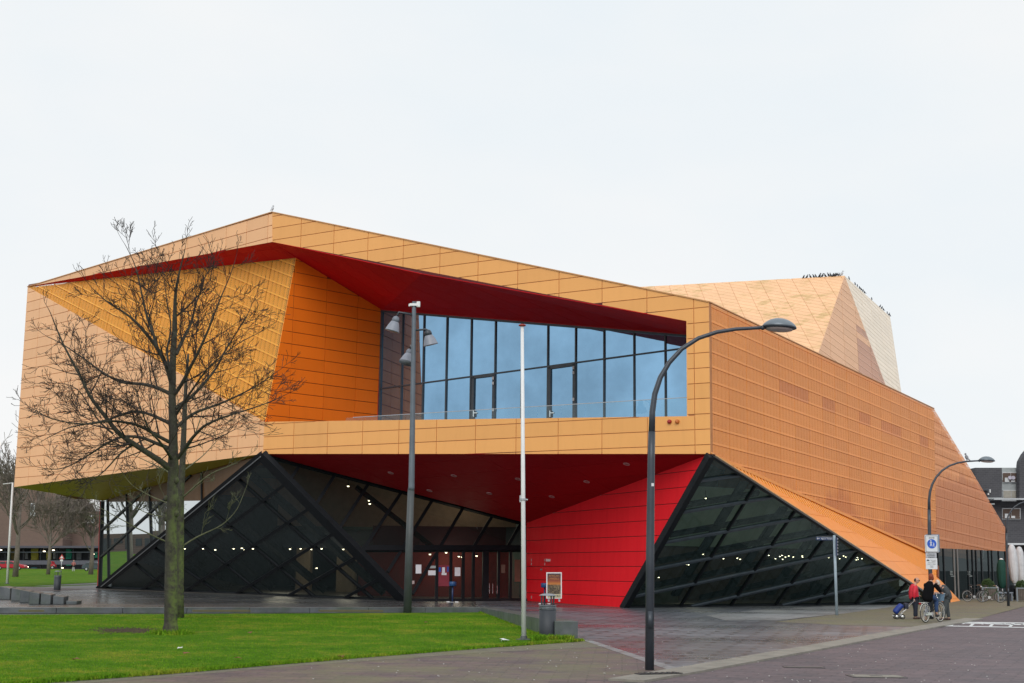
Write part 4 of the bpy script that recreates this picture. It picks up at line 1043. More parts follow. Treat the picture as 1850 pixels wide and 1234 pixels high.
limbs = [
 ([(311, 850, 0), (285, 830, -.3), (215, 786, -.8), (160, 715, -1.2), (151, 690, -1.3), (117, 631, -1.5), (95, 575, -1.5)], .085, .012),
 ([(310, 812, 0), (262, 792, .3), (225, 787, .6), (190, 800, .9), (160, 825, 1.1), (105, 850, 1.4), (78, 846, 1.5)], .055, .008),
 ([(309, 800, 0), (245, 765, -.6), (200, 760, -1.3), (150, 768, -1.8), (90, 758, -2.2), (66, 742, -2.4)], .05, .008),
 ([(309, 764, 0), (265, 745, .4), (242, 742, .6), (190, 760, .8), (125, 772, 1.2), (84, 792, 1.4)], .05, .008),
 ([(311, 712, 0), (285, 700, .2), (255, 693, .5), (220, 692, .8), (185, 675, 1.0), (145, 642, 1.3), (108, 618, 1.5), (85, 608, 1.6)], .055, .008),
 ([(310, 690, 0), (300, 655, -.3), (285, 630, -.5), (265, 603, -.7), (235, 570, -.9), (195, 548, -1.1), (168, 522, -1.2)], .07, .008),
 ([(285, 630, -.5), (268, 580, -.2), (258, 540, .1), (245, 480, .3), (236, 462, .5), (226, 442, .5)], .045, .006),
 ([(315, 600, 0), (316, 545, -.1), (322, 500, -.3), (330, 470, -.4), (335, 446, -.5)], .075, .006),
 ([(318, 640, 0), (343, 590, .4), (355, 545, .6), (368, 505, .8), (382, 482, .9)], .055, .006),
 ([(317, 712, 0), (340, 672, -.5), (360, 635, -.8), (388, 565, -1.2), (415, 500, -1.4), (425, 470, -1.4)], .055, .006),
 ([(317, 738, 0), (363, 702, .5), (392, 665, .9), (415, 618, 1.2), (445, 575, 1.4), (455, 550, 1.4)], .055, .006),
 ([(318, 770, 0), (358, 742, .7), (418, 722, 1.3), (460, 700, 1.7), (500, 672, 1.9)], .05, .007),
 ([(320, 830, 0), (345, 792, -.4), (372, 765, -.8), (440, 742, -1.3), (480, 730, -1.6), (512, 715, -1.7)], .055, .007),
 ([(317, 750, 0), (350, 700, -1.0), (380, 660, -1.6), (430, 620, -2.0), (470, 600, -2.2)], .04, .006),
 ([(312, 690, 0), (300, 640, .9), (310, 590, 1.4), (300, 540, 1.6), (295, 490, 1.8)], .04, .006),
 ([(312, 830, 0), (290, 800, -1.2), (270, 780, -2.0), (255, 740, -2.5), (240, 690, -2.6)], .045, .006),
 ([(245, 800, -.5), (215, 820, -.6), (190, 850, -.6), (150, 880, -.6)], .03, .006),
 ([(205, 785, .7), (180, 765, .7), (140, 700, .7), (118, 692, .7), (84, 692, .7)], .028, .006),
]
for pl_, r0, r1 in limbs:
    limb(br_, tw, [tp(*q) for q in pl_], r0 * 1.1, r1 * 1.3, rnd, dens=3.2, tl=1.35)
print('tree tris', len(tw.f) * 2)
def BP(mb, name, mat, par, smooth=True):
    mb.v = [x - V(par.location) for x in mb.v]; return mb.build(name, mat, par, smooth)
BP(tk, 'trunk', M_BARK, TR); BP(br_, 'limbs', M_BARK, TR); BP(tw, 'crown', M_TWIG, TR)
# second, thinner tree right behind it
t2 = G(323, 1117); T2Y = t2.y
TR2 = thing('bare_tree', 'slender young bare tree with greenish twigs right behind the large trunk', 'tree', t2)
def tq(x, y, dy=0.0): return AY(x, y, T2Y + dy)
tk, br_, tw = MB(), MB(), MB()
tk.tube([tq(323, 1119), tq(324, 1080), tq(325, 980), tq(326, 900), tq(330, 830), tq(333, 760), tq(336, 690), tq(340, 640)], [.19, .155, .145, .13, .11, .09, .06, .04], 12)
for pl_, r0, r1 in [
 ([(323, 985, 0), (290, 975, -.4), (240, 950, -.9), (195, 925, -1.3), (160, 905, -1.4)], .035, .008),
 ([(325, 990, 0), (355, 970, .3), (400, 950, .5), (430, 920, .7), (445, 880, .8)], .035, .008),
 ([(325, 920, 0), (280, 900, .5), (240, 880, .8), (225, 860, .9)], .03, .007),
 ([(328, 900, 0), (350, 880, -.4), (380, 855, -.8), (420, 840, -1.0), (450, 822, -1.1)], .035, .007),
 ([(326, 940, 0), (300, 935, -.6), (260, 925, -.9), (230, 905, -1)], .03, .007),
 ([(328, 870, 0), (300, 850, .4), (260, 830, .7), (215, 810, .9)], .035, .007),
 ([(332, 820, 0), (350, 790, .5), (365, 750, .8), (370, 700, .9)], .035, .006),
 ([(333, 780, 0), (310, 740, -.5), (290, 700, -.8)], .03, .006),
 ([(331, 850, 0), (360, 830, .9), (390, 800, 1.2), (410, 770, 1.3)], .03, .006)]:
    limb(br_, tw, [tq(*q) for q in pl_], r0, r1, rnd, dens=1.3, tl=.9, up=.1, minr=.006)
BP(tk, 'trunk', M_BARK, TR2); BP(br_, 'limbs', M_TWIGG, TR2); BP(tw, 'crown', M_TWIGG, TR2)
# background trees
def far_tree(loc, H, r, seed, label, group, spread=1.0, mat=None, fork=.35, minr=.02):
    rn = random.Random(seed); t = thing('bare_tree', label, 'tree', loc, group=group); tk, tw = MB(), MB()
    tk.tube([(0, 0, -.05), (.03, 0, H * .2), (0, .03, H * fork), (.05, 0, H * .6)], [r * 1.3, r, r * .85, r * .45], 8)
    for i in range(15):
        z = H * rn.uniform(fork * .8, .62); a = rn.uniform(0, 6.28); e = rn.uniform(.5, 1.6)
        grow(tw, (0, 0, z), (math.cos(a) * spread, math.sin(a) * spread, e), H * rn.uniform(.28, .45) * (1.2 - z / H * .5), r * rn.uniform(.3, .5), 1, rn, up=.05, curv=.16, kids=(5, 7), minr=minr, spread=.8)
    tk.build('trunk', mat or M_FBARK, t, True); tw.build('crown', mat or M_FBARK, t, True); return t
tg = 'bare trees across the far lawn'
far_tree(AY(28, 1036, 150) * 1 - V((0, 0, AY(28, 1036, 150).z)), 14.0, .26, 3, 'tall bare tree beside the left flagpole in front of the brown building', tg, minr=.025)
p_ = AY(87, 1036, 175); far_tree(V((p_.x, p_.y, 0)), 11.0, .2, 5, 'bare tree in front of the long brown wall between the two white windows', tg, minr=.028)
p_ = AY(164, 1036, 180); far_tree(V((p_.x, p_.y, 0)), 10.5, .26, 9, 'bare forked tree closest to the left glass corner of the theatre', tg, minr=.028, fork=.28)
for i, (x, y_, l) in enumerate(((-70, 125, 'bare tree mirrored in the left glass, nearer one'), (-110, 150, 'bare tree mirrored in the left glass, middle one'), (-150, 178, 'bare tree mirrored in the left glass, furthest one'))):
    far_tree(V((x, y_, 0)), 13, .3, 20 + i, l, 'bare trees west of the lawn', minr=.03)
# ================================================================== street furniture
# arc lamp
l1 = G(1173.5, 1210.5); Y1 = l1.y
def arc_lamp(label, loc, scale=1.0, src=None):
    t = thing('street_lamp', label, 'street lamp', loc, group='arched street lamps'); return t
AL = thing('street_lamp', 'nearest arched grey street lamp, planted in the brick footpath', 'street lamp', l1, group='arched street lamps')
def rel(x, y, dy=0): return AY(x, y, Y1 + dy) - l1
pole = MB(); pole.tube([(0, 0, 0), rel(1174.5, 1000), rel(1176.5, 830), rel(1177.5, 780)], [.088, .082, .072, .070], 16)
# inspection door line
pole.box(rel(1174, 1120) + V((0, -.085, 0)), (.09, .012, .34))
pole.build('pole', M_POLE, AL, True)
arc = MB(); A = [(1177.5, 785), (1178.5, 745), (1183, 712), (1193, 682), (1209, 655), (1232, 630), (1262, 611), (1295, 600), (1330, 594.5), (1366, 592.5), (1380, 592)]
arc.tube([rel(*a) for a in A], [.066, .060, .056, .052, .048, .045, .042, .040, .037, .033, .035], 12); arc.build('arm', M_POLE, AL, True)
hd = MB(); cpt = rel(1408, 589); ax = V((0.06, 0, 1)).normalized()
hd.lathe([(.01, .155), (.10, .148), (.19, .12), (.265, .075), (.315, .03), (.335, .0), (.335, -.02), (.31, -.03)], cpt, 24, ax)
hd.v = [cpt + V(((v.x - cpt.x) * 1.0, (v.y - cpt.y) * .8, v.z - cpt.z)) for v in hd.v]
dome = hd.build('lamp_head', plain('lamp_dome_grey', (.17, .20, .23), .35, .3), AL, True)
rm = MB(); rm.lathe([(.31, .0), (.345, -.01), (.345, -.035), (.31, -.05)], cpt + V((0, 0, -.005)), 24, ax); rm.v = [cpt + V(((v.x - cpt.x), (v.y - cpt.y) * .8, v.z - cpt.z)) for v in rm.v]; rm.build('rim', M_POLE, dome, True)
dfu = MB(); dfu.lathe([(.28, -.04), (.26, -.085), (.18, -.105), (.02, -.11)], cpt, 20, ax); dfu.v = [cpt + V(((v.x - cpt.x), (v.y - cpt.y) * .8, v.z - cpt.z)) for v in dfu.v]; dfu.build('diffuser', plain('lamp_glass', (.48, .40, .38), .2), dome, True)
kn = MB(); kn.tube([rel(1378, 592, -.05), rel(1378, 592, .05)], .05, 10); kn.tube([rel(1375, 592), rel(1390, 589)], .04, 8); kn.build('joint', M_POLE, AL, True)
st = MB(); st.box(rel(1177.5, 876) + V((0.01, -.072, 0)), (.05, .01, .06)); st.build('sticker', plain('sticker_white', (.6, .62, .64), .6), AL)
l2 = G(1683, 1118.5); L2 = copy_tree(AL, loc=l2, label='middle arched street lamp carrying the pedestrian zone signs behind the three people', scale=.94)
for ch in list(L2.children):
    if ch.name.startswith('sticker'): bpy.data.objects.remove(ch)
l3 = G(1822, 1095); L3 = copy_tree(AL, loc=l3, label='arched street lamp at the frame edge in front of the folded white parasols', scale=.86)
for ch in list(L3.children):
    if ch.name.startswith('sticker'): bpy.data.objects.remove(ch)
# zone signs on the middle lamp
ZY = l2.y - .12
def sg(x, y, dy=0): return AY(x, y, ZY + dy)
def text(name, body, loc, size, mat, parent, align='CENTER', ext=.002, rz=0.0, bold=0):
    cu = bpy.data.curves.new(name, 'FONT'); cu.body = body; cu.size = size; cu.align_x = align; cu.align_y = 'CENTER'; cu.extrude = ext; cu.offset = bold
    o = bpy.data.objects.new(name, cu); sc.collection.objects.link(o); o.data.materials.append(mat); o.parent = parent
    o.location = loc - (V(parent.location) if parent else V()); o.rotation_euler = (math.pi / 2, 0, rz); return o
ink = plain('print_dark', (.05, .05, .06), .6); blue = plain('sign_blue2', (.01, .09, .50), .4); wsign = plain('sign_white', (.66, .68, .71), .4, var=.04)
def plate(t, x0, y0, x1, y1, mat, name='plate', dy=0.0, th=.03):
    c = sg((x0 + x1) / 2, (y0 + y1) / 2, dy); w_ = (x1 - x0) * c.y / 2531; h_ = (y1 - y0) * c.y / 2531
    mb = MB(); mb.box(c, (w_, th, h_)); mb.v = [v_ - V(t.location) for v_ in mb.v]; o = mb.build(name, mat, t); b_ = o.modifiers.new('b', 'BEVEL'); b_.width = .01; return o, c, w_, h_
ZS = thing('zone_sign', 'white pedestrian zone sign with blue disc mounted on the middle lamp post', 'traffic sign', sg(1682, 997))
_, c, w_, h_ = plate(ZS, 1671, 967, 1695, 998, wsign, th=.05)
fr = MB()
for dx, dz, sx_, sz_ in ((0, h_ / 2 - .03, w_ - .05, .012), (0, -h_ / 2 + .03, w_ - .05, .012), (-w_ / 2 + .03, 0, .012, h_ - .05), (w_ / 2 - .03, 0, .012, h_ - .05)): fr.box(c + V((dx, -.028, dz)), (sx_, .006, sz_))
BP(fr, 'border', ink, ZS, False)
mb = MB(); mb.lathe([(.185, 0), (.185, .006)], c + V((0, -.027, .0)), 28, (0, -1, 0)); BP(mb, 'blue_disc', blue, ZS, False)
fg = MB(); q = c + V((0, -.036, 0))
def pict(s, ox, oz):
    fg.ell(q + V((ox, 0, oz + .125 * s)), (.022 * s, .004, .024 * s), 8, 6)
    for a, b_, w2 in (((0, .10), (0, .0), .05), ((0, .0), (.045, -.11), .024), ((0, .0), (-.04, -.11), .024), ((0, .085), (.05, .03), .018), ((0, .085), (-.045, .03), .018)):
        fg.beam(q + V((ox + a[0] * s, 0, oz + a[1] * s)), q + V((ox + b_[0] * s, 0, oz + b_[1] * s)), w2 * s, .004, V((0, -1, 0)))
pict(.95, -.035, .01); pict(.62, .075, -.04); BP(fg, 'pedestrian_figures', wsign, ZS, False)
text('lettering', 'ZONE', c + V((0, -.03, .235)), .085, ink, ZS)
Z2 = thing('sign_plate', 'grey plate of text about cyclists fixed below the pedestrian zone sign', 'sign', sg(1682, 1004))
_, c, w_, h_ = plate(Z2, 1672.3, 998.8, 1692, 1008, plain('sign_grey', (.42, .44, .48), .5, var=.04))
for i, s_ in enumerate(('Fietsers en', 'bromfietsers', 'toegestaan')): text('lettering', s_, c + V((0, -.02, .06 - i * .06)), .062, ink, Z2)
Z3 = thing('sign_plate', 'white plate with car symbol and loading times, lowest on the middle lamp post', 'sign', sg(1682, 1018))
_, c, w_, h_ = plate(Z3, 1672.5, 1008.5, 1693.5, 1028.5, wsign)
cr_ = MB(); cr_.box(c + V((-.14, -.018, .13)), (.10, .006, .03)); cr_.box(c + V((-.145, -.018, .15)), (.055, .006, .03))
for dx in (-.17, -.11): cr_.lathe([(.014, 0), (.014, .006)], c + V((dx, -.016, .112)), 8, (0, -1, 0))
BP(cr_, 'car_symbol', ink, Z3, False)
for dx, dz, s_, sz in ((.06, .145, 'Laden / Lossen', .036), (.08, .10, 'toegestaan', .036), (0, .04, 'ma t/m vr 06-11 h', .042), (0, -.02, 'za 06-11 h  18-20 h', .042), (0, -.085, 'Zone', .055), (0, -.14, 'ontheffing', .03)): text('lettering', s_, c + V((dx, -.02, dz)), sz, ink, Z3)
Z4 = thing('rear_zone_sign', 'grey back of a second zone sign behind the pedestrian zone sign', 'sign', sg(1690, 982, .3))
plate(Z4, 1673, 965.5, 1697.5, 997, plain('sign_back_grey', (.16, .22, .30), .5), dy=.36)
# bird on the middle lamp arm
# fingerpost
fp = G(1512, 1111.5); FP = thing('fingerpost', 'pale steel fingerpost with dark blue direction arms before the right glazing', 'signpost', fp)
top = AY(1507, 967, fp.y) - fp
mb = MB(); mb.tube([(0, 0, 0), top], [.062, .058], 12); mb.build('post', plain('post_pale_blue', (.30, .38, .44), .45), FP, True)
navy = plain('sign_navy', (.015, .035, .11), .5, var=.05)
def arm(x0, y0, x1, y1, dirv, name='direction_arm', txt=None, L_=None):
    c0 = AY((x0 + x1) / 2, (y0 + y1) / 2, fp.y) - fp; w_ = L_ or abs(x1 - x0) * fp.y / 2531; h_ = (y1 - y0) * fp.y / 2531
    mb = MB(); u_ = V(dirv).normalized(); mb.beam(c0 - u_ * w_ / 2, c0 + u_ * w_ / 2, h_, .03, V((-u_.y, u_.x, 0))); o = mb.build(name, navy, FP); return o, c0
o, c0 = arm(1474, 970.5, 1505, 976, (1, .1, 0))
mb = MB(); mb.beam(c0 + V((-.36, -.03, .0)) + V((0, 0, .065)), c0 + V((.36, .03, .065)), .012, .034, V((0, -1, 0))); mb.build('arm_edge', plain('edge_light', (.5, .52, .55), .5), FP)
tx = text('lettering', 'Agora Theater', fp + c0 + V((.10, -.03, 0)), .085, wsign, FP)
mb = MB(); a0 = c0 + V((-.27, -.05, 0)); mb.beam(a0 + V((-.06, 0, 0)), a0 + V((.05, 0, 0)), .015, .006, V((0, -1, 0))); mb.beam(a0 + V((-.06, 0, 0)), a0 + V((-.02, 0, .035)), .013, .006, V((0, -1, 0))); mb.beam(a0 + V((-.06, 0, 0)), a0 + V((-.02, 0, -.035)), .013, .006, V((0, -1, 0))); mb.build('arrow', wsign, FP)
for i in range(6):
    y = 971 + i * 5.6; o, c1 = arm(1509, y, 1515, y + 4.8, (.30, 1, 0), L_=.62)
    c1 = c1 + V((.02, 0, 0)); mb = MB(); uu = V((.30, 1, 0)).normalized(); nn_ = V((uu.y, -uu.x, 0)) * .02
    for k in range(4): mb.beam(c1 + nn_ * 0 + V((-.0, 0, 0)) + uu * (-.24 + k * .13) - V((uu.y, -uu.x, 0)) * .02 * -1, c1 + uu * (-.16 + k * .13) + V((uu.y, -uu.x, 0)) * .02, .03, .004, V((uu.y, -uu.x, 0)))
    mb.build('lettering', wsign, FP)
# multi-head lamp
m1 = G(736, 1108); MY = m1.y
ML = thing('lamp_mast', 'tall grey mast with three bell floodlights behind the lawn', 'street lamp', m1)
def mr(x, y, dy=0): return AY(x, y, MY + dy) - m1
mb = MB(); mb.tube([(0, 0, 0), mr(739.5, 980), mr(742.5, 886)], [.165, .15, .135], 16); mb.build('pole', plain('mast_dark', (.06, .07, .075), .5), ML, True)
mb = MB(); mb.tube([mr(742.5, 886), mr(743.5, 880), mr(745.5, 740), mr(748, 560), mr(748.2, 545)], [.137, .125, .105, .085, .08], 16); mb.build('mast_top', plain('mast_galvanised', (.115, .14, .17), .5, .2), ML, True)
def bell(x, y, tilt, sc_=1.0, dy=0, arm_from=None, hang=None):
    c = mr(x, y, dy); ax = V(tilt).normalized(); par = ML
    mb = MB(); mb.lathe([(.31, -.38), (.30, -.36), (.24, -.16), (.17, .0), (.13, .05)], c, 18, ax); mb.lathe([(.29, -.37), (.02, -.30)], c, 18, ax); o = mb.build('lamp_head', plain('bell_pale', (.22, .24, .29), .4), ML, True)
    mb = MB(); mb.lathe([(.15, .02), (.15, .14), (.12, .22), (.04, .27)], c, 14, ax); mb.build('lamp_cap', M_POLE if x > 750 else plain('cap_grey', (.16, .18, .22), .5), o, True)
    mb = MB(); mb.tube([arm_from, hang, c + ax * .25], [.04, .04, .04], 8); mb.build('bracket', M_POLE, ML, True)
bell(713.5, 582.5, (.28, 0, 1), arm_from=mr(746, 569), hang=mr(721, 564))
bell(774.5, 607, (-.25, -.1, 1), arm_from=mr(747, 597), hang=mr(769, 595))
bell(738.5, 641, (.25, .3, 1), dy=.5, arm_from=mr(746, 632), hang=mr(742, 624, .5))
mb = MB(); mb.box(mr(748, 551), (.34, .24, .10)); mb.box(mr(756, 550), (.14, .2, .22)); mb.box(mr(741, 551.5), (.12, .1, .1)); mb.build('sensor_box', M_WHITE, ML)
# flagpoles
def flagpole(base, topx, topy, r0, r1, label, cap=True):
    t = thing('flagpole', label, 'flagpole', base, group='white flagpoles'); tp_ = AY(topx, topy, base.y) - base
    mb = MB(); mb.tube([(0, 0, 0), tp_ * .5, tp_], [r0, (r0 + r1) / 2, r1], 14); mb.build('pole', M_WHITE, t, True)
    mb = MB(); mb.lathe([(.22, 0), (.22, .03), (.10, .05), (.08, .12)], (0, 0, 0), 12); mb.build('base_plate', plain('plate_dark', (.06, .07, .07), .5), t)
    if cap:
        mb = MB(); mb.lathe([(.05, 0), (.10, .02), (.10, .05), (.03, .07)], tp_, 14); mb.build('finial', plain('finial_red', (.35, .03, .02), .4), t, True)
        mb = MB(); c = tp_ * .44; mb.lathe([(r0 + .004, -.02), (r0 + .018, -.02), (r0 + .018, .03), (r0 + .004, .03)], c, 12); mb.box(c + V((.09, 0, 0)), (.07, .03, .03)); mb.box(c + V((-.07, 0, .02)), (.05, .04, .18)); mb.build('cleat', M_STEEL, t)
    else:
        mb = MB(); mb.tube([tp_ + V((0, 0, -.02)), tp_ + V((-.75, 0, -.12))], .03, 6); mb.build('crossbar', M_WHITE, t)
    return t
flagpole(G(946.5, 1157), 943.5, 590, .068, .045, 'white flagpole with red cap standing at the lawn corner beside the bin')
flagpole(G(13, 1055), 23, 872, .11, .07, 'distant white flagpole leaning out of view at the left frame edge', cap=False)
# litter bins
b0 = G(989, 1157.5)
def bin_(base, label, lid=True, s=1.0):
    t = thing('litter_bin', label, 'litter bin', base, group='round grey litter bins')
    mb = MB(); mb.lathe([(.20, 0), (.215, .02), (.225, .80)], (0, 0, 0), 28); mb.build('body', plain('bin_body', (.036, .042, .052), .6), t, True)
    for z in (.81, .85, .89):
        mb = MB(); mb.lathe([(.222, z), (.232, z + .008), (.232, z + .022), (.222, z + .03)], (0, 0, 0), 28); mb.build('ring', plain('bin_ring', (.16, .18, .20), .4, .3), t, True)
    mb = MB(); mb.lathe([(.215, .80), (.215, .925)], (0, 0, 0), 24); mb.build('collar', M_FRAME, t, True)
    for i in range(4):
        a = .5 + i * math.pi / 2; mb = MB(); mb.box((.185 * math.cos(a), .185 * math.sin(a), 1.05), (.03, .03, .26), a); mb.build('lid_post', M_POLE, t)
    mb = MB(); mb.lathe([(.225, 1.165), (.225, 1.18), (.15, 1.215), (.02, 1.228)], (0, 0, 0), 28); mb.build('lid', plain('bin_lid', (.26, .28, .31), .35, .3), t, True)
    return t
BN = bin_(b0, 'grey cylindrical litter bin with raised lid on the lawn corner beside the white flagpole')
B2 = copy_tree(BN, loc=G(103, 1066), label='far grey litter bin on the path before the distant lawn')
# poster stand by the red wall
ps = AY(1001, 1082, 66.5); ps.z = 0; ps = G(1001, 1090); ps = V((AY(1001, 1083, 67).x, 67, 0))
def pp(x, y, dy=0): return AY(x, y, 67 + dy)
PS = thing('poster_stand', 'white framed pavement poster stand with sunset show poster before the red wall', 'poster stand', ps)
def pbox(x0, y0, x1, y1, mat, name, dy=0, th=.03, par=None):
    q = [pp(x0, y0, dy), pp(x1, y0, dy), pp(x1, y1, dy), pp(x0, y1, dy)]; mb = MB(); mb.prism(q, V((0, th, 0))); mb.v = [v_ - V(PS.location) for v_ in mb.v]; return mb.build(name, mat, par or PS)
pbox(987, 1034, 1015, 1081.5, M_WHITE, 'frame', 0, .06)
mt, n, b = nodes('poster_sunset'); sp_ = n.nodes.new('ShaderNodeSeparateXYZ'); n.links.new(pos(n), sp_.inputs[0])
zt, zb = pp(1000, 1036).z, pp(1000, 1073).z
k_ = math_(n, 'MULTIPLY_ADD', sp_.outputs[2], 1 / (zt - zb), -zb / (zt - zb)); nz = noise(n, 14, 6, .8, pos(n))
sky_ = ramp(n, k_, [(.0, (.04, .03, .025)), (.40, (.10, .06, .03)), (.46, (.55, .20, .03)), (.62, (.28, .06, .02)), (.85, (.09, .03, .03)), (1.0, (.05, .03, .04))])
sky_.node.color_ramp.elements.new(.0)
gr = ramp(n, nz, [(.45, (.02, .015, .01)), (.62, (.30, .22, .12))])
n.links.new(mixc(n, ramp(n, k_, [(.42, (.8, .8, .8)), (.5, (0, 0, 0))]), sky_, gr), b.inputs['Base Color']); b.inputs['Roughness'].default_value = .5
pst = pbox(989, 1036, 1013, 1073, mt, 'poster', -.02, .02)
pbox(989, 1073.4, 1013, 1080, plain('poster_cream', (.50, .46, .30), .6), 'poster_strip', -.02, .02)
gold = plain('poster_gold', (.50, .20, .05), .5)
text('lettering', 'AFRICAN', pp(1001, 1040.5, -.03), .125, gold, PS); text('lettering', 'ANGELS', pp(1001, 1045.5, -.03), .125, gold, PS)
text('lettering', 'WO 26 05  20.15', pp(1001, 1076.7, -.03), .085, ink, PS, bold=.003)
pbox(990, 1081.5, 993, 1087, M_STEEL, 'foot', .1, .3); pbox(1009, 1081.5, 1012, 1087, M_STEEL, 'foot', .1, .3)
mb = MB(); rnw = random.Random(8)
for i in range(900):
    q = G(rnw.gauss(228, 26), rnw.gauss(1141, 2.2)); sz = rnw.uniform(.02, .05); mb.add([q + V((-sz, 0, .035)), q + V((sz, rnw.uniform(-sz, sz), .03)), q + V((0, sz, .05))], [(0, 1, 2)])
o = mb.build('leaf_litter', plain('rotting_leaves', (.045, .032, .016), .9)); struct(o, 'stuff'); tag(o, 'dark worn patch of rotting leaves in the lawn beside the large tree', 'leaf litter')
# blue standing ashtrays
def ashtray(x, yb, Y, label):
    c = V((AY(x, yb, Y).x, Y, 0)); t = thing('standing_ashtray', label, 'ashtray', c, group='blue standing ashtrays')
    mb = MB(); mb.lathe([(.16, .82), (.19, .84), (.19, 1.02), (.17, 1.05)], (0, 0, 0), 16); mb.build('bowl', plain('ash_blue', (.015, .07, .20), .4), t, True)
    mb = MB(); mb.tube([(0, 0, 0), (0, 0, .83)], .045, 8); mb.build('post', navy, t, True)
    mb = MB(); mb.lathe([(.15, 0), (.15, .03)], (0, 0, 0), 12); mb.build('foot', M_STEEL, t)
    for dx in (-.22, .22): MB().box((dx, -.05, .03), (.16, .06, .05)).build('foot_clip', M_WHITE, t)
ashtray(817.5, 1082, 72, 'blue standing ashtray in front of the entrance doors'); ashtray(984, 1080, 70.5, 'blue standing ashtray half hidden behind the poster stand')
# litter and leaves on the lawn and paving
def bit(x, y, col, label, cat, s=.12):
    p = G(x, y) + V((0, 0, .05)); mb = MB(); k = 7; vs = [(0, 0, .03)]; rn = random.Random(int(x * 7 + y))
    for i in range(k):
        a = i * 6.283 / k; r = s * rn.uniform(.5, 1.1); vs.append((r * math.cos(a), r * math.sin(a) * .8, rn.uniform(0, .05)))
    mb.add(vs, [(0, i + 1, (i + 1) % k + 1) for i in range(k)]); o = mb.build(cat.split()[-1], plain('bit_%s' % cat.replace(' ', '_') + str(int(x)), col, .6), None, loc=p); tag(o, label, cat); s_ = o.modifiers.new('s', 'SOLIDIFY'); s_.thickness = .006
bit(911, 1160, (.75, .77, .78), 'crumpled white paper on the lawn beside the white flagpole', 'paper litter', .14)
bit(908, 1162, (.65, .67, .70), 'small white scrap just before the crumpled paper on the lawn', 'paper litter', .07)
for i, (x, y, l) in enumerate(((137, 1197, 'fallen brown leaf on the near lawn at far left'), (450, 1147, 'reddish fallen leaf in the middle of the near lawn'), (335, 1185, 'brown leaf on the grass below the large tree'), (617, 1192, 'pale leaf lying at the lawn edge by the footpath'), (430, 1195, 'dark leaf on the lawn near the footpath'), (325, 1176, 'small white fleck of paper on the grass near the large tree'), (770, 1128, 'brown leaf on the lawn towards the seat wall'))):
    bit(x, y, (.20, .075, .03) if 'white' not in l else (.7, .7, .7), l, 'leaf' if 'white' not in l else 'paper litter', .09)
rn = random.Random(3); mbb = MB()
for i in range(260):
    x, y = rn.uniform(560, 1850), rn.uniform(1120, 1234); p = G(x, y)
    if inpoly(p.x, p.y, LP): continue
    s_ = rn.uniform(.008, .022); mbb.box(p + V((0, 0, .012)), (s_, s_, s_ * .5), rn.random())
o = mbb.build('litter', plain('crumbs', (.5, .5, .48), .7)); struct(o, 'stuff'); tag(o, 'pale specks of grit and litter scattered over the brick paving', 'litter')
# ================================================================== birds
def bird(p, s, mat, label, group, heading=0.0, name='bird', cat='bird'):
    mb = MB(); R_ = Matrix.Rotation(heading, 3, 'Z')
    mb.ell(R_ @ V((0, 0, .16 * s)), (.09 * s, .07 * s, .13 * s), 8, 6, R_ @ Matrix.Rotation(.5, 3, 'Y'))
    mb.ell(R_ @ V((.07 * s, 0, .32 * s)), (.05 * s, .045 * s, .05 * s), 8, 5)
    mb.tube([R_ @ V((.10 * s, 0, .32 * s)), R_ @ V((.17 * s, 0, .31 * s))], [.018 * s, .003 * s], 5)
    mb.tube([R_ @ V((-.05 * s, 0, .10 * s)), R_ @ V((-.22 * s, 0, .0))], [.05 * s, .02 * s], 6)
    for dy in (-.02, .02): mb.tube([R_ @ V((0, dy * s, .08 * s)), R_ @ V((0, dy * s, 0))], .008 * s, 4)
    o = mb.build(name, mat, None, True, loc=p); tag(o, label, cat, group); return o
crow = plain('crow_black', (.015, .015, .018), .6); gullm = plain('gull_white', (.5, .52, .55), .6)
xs = [1452, 1458, 1464, 1470, 1474, 1481, 1486, 1491, 1497, 1501, 1505, 1508, 1511, 1514, 1517]
for i, x in enumerate(xs):
    yy = 502.6 - (x - 1452) * .060; bird(OP(x, yy, PT1) + V((0, 0, -.02)), 0.85 * random.uniform(.85, 1.1), crow, 'black bird perched in the row along the front ridge of the tower', 'birds on the front ridge of the tower', random.choice([0, 3.14]) + random.uniform(-.5, .5))
bird(OP(1521, 498.3, PT1), 1.1, gullm, 'pale gull beside the black birds at the peak of the tower', None)
for x in (1534, 1545, 1549, 1553, 1556, 1559, 1562, 1575, 1590, 1593, 1596, 1603, 1606, 1608):
    yy = 498 + (x - 1526) * .902; bird(OP(x, yy, PT3) + V((0, 0, .0)), .68, crow, 'small dark bird on the sloping right ridge of the tower', 'birds on the right ridge of the tower', random.uniform(0, 6))
bird(PK + V((0, 0, .04)), 1.0, gullm, 'gull standing alone on the highest corner of the orange front', None, 1.2)
pb = l2 + rel(1328, 592.5) + V((0, 0, .06)); pb = l2 + (AY(1330, 594.5, Y1) - l1) * .94 + V((0, 0, .03))
bird(pb, .85, plain('pigeon_grey', (.22, .22, .24), .6), 'grey pigeon perched on the arm of the middle lamp', None, 2.0)

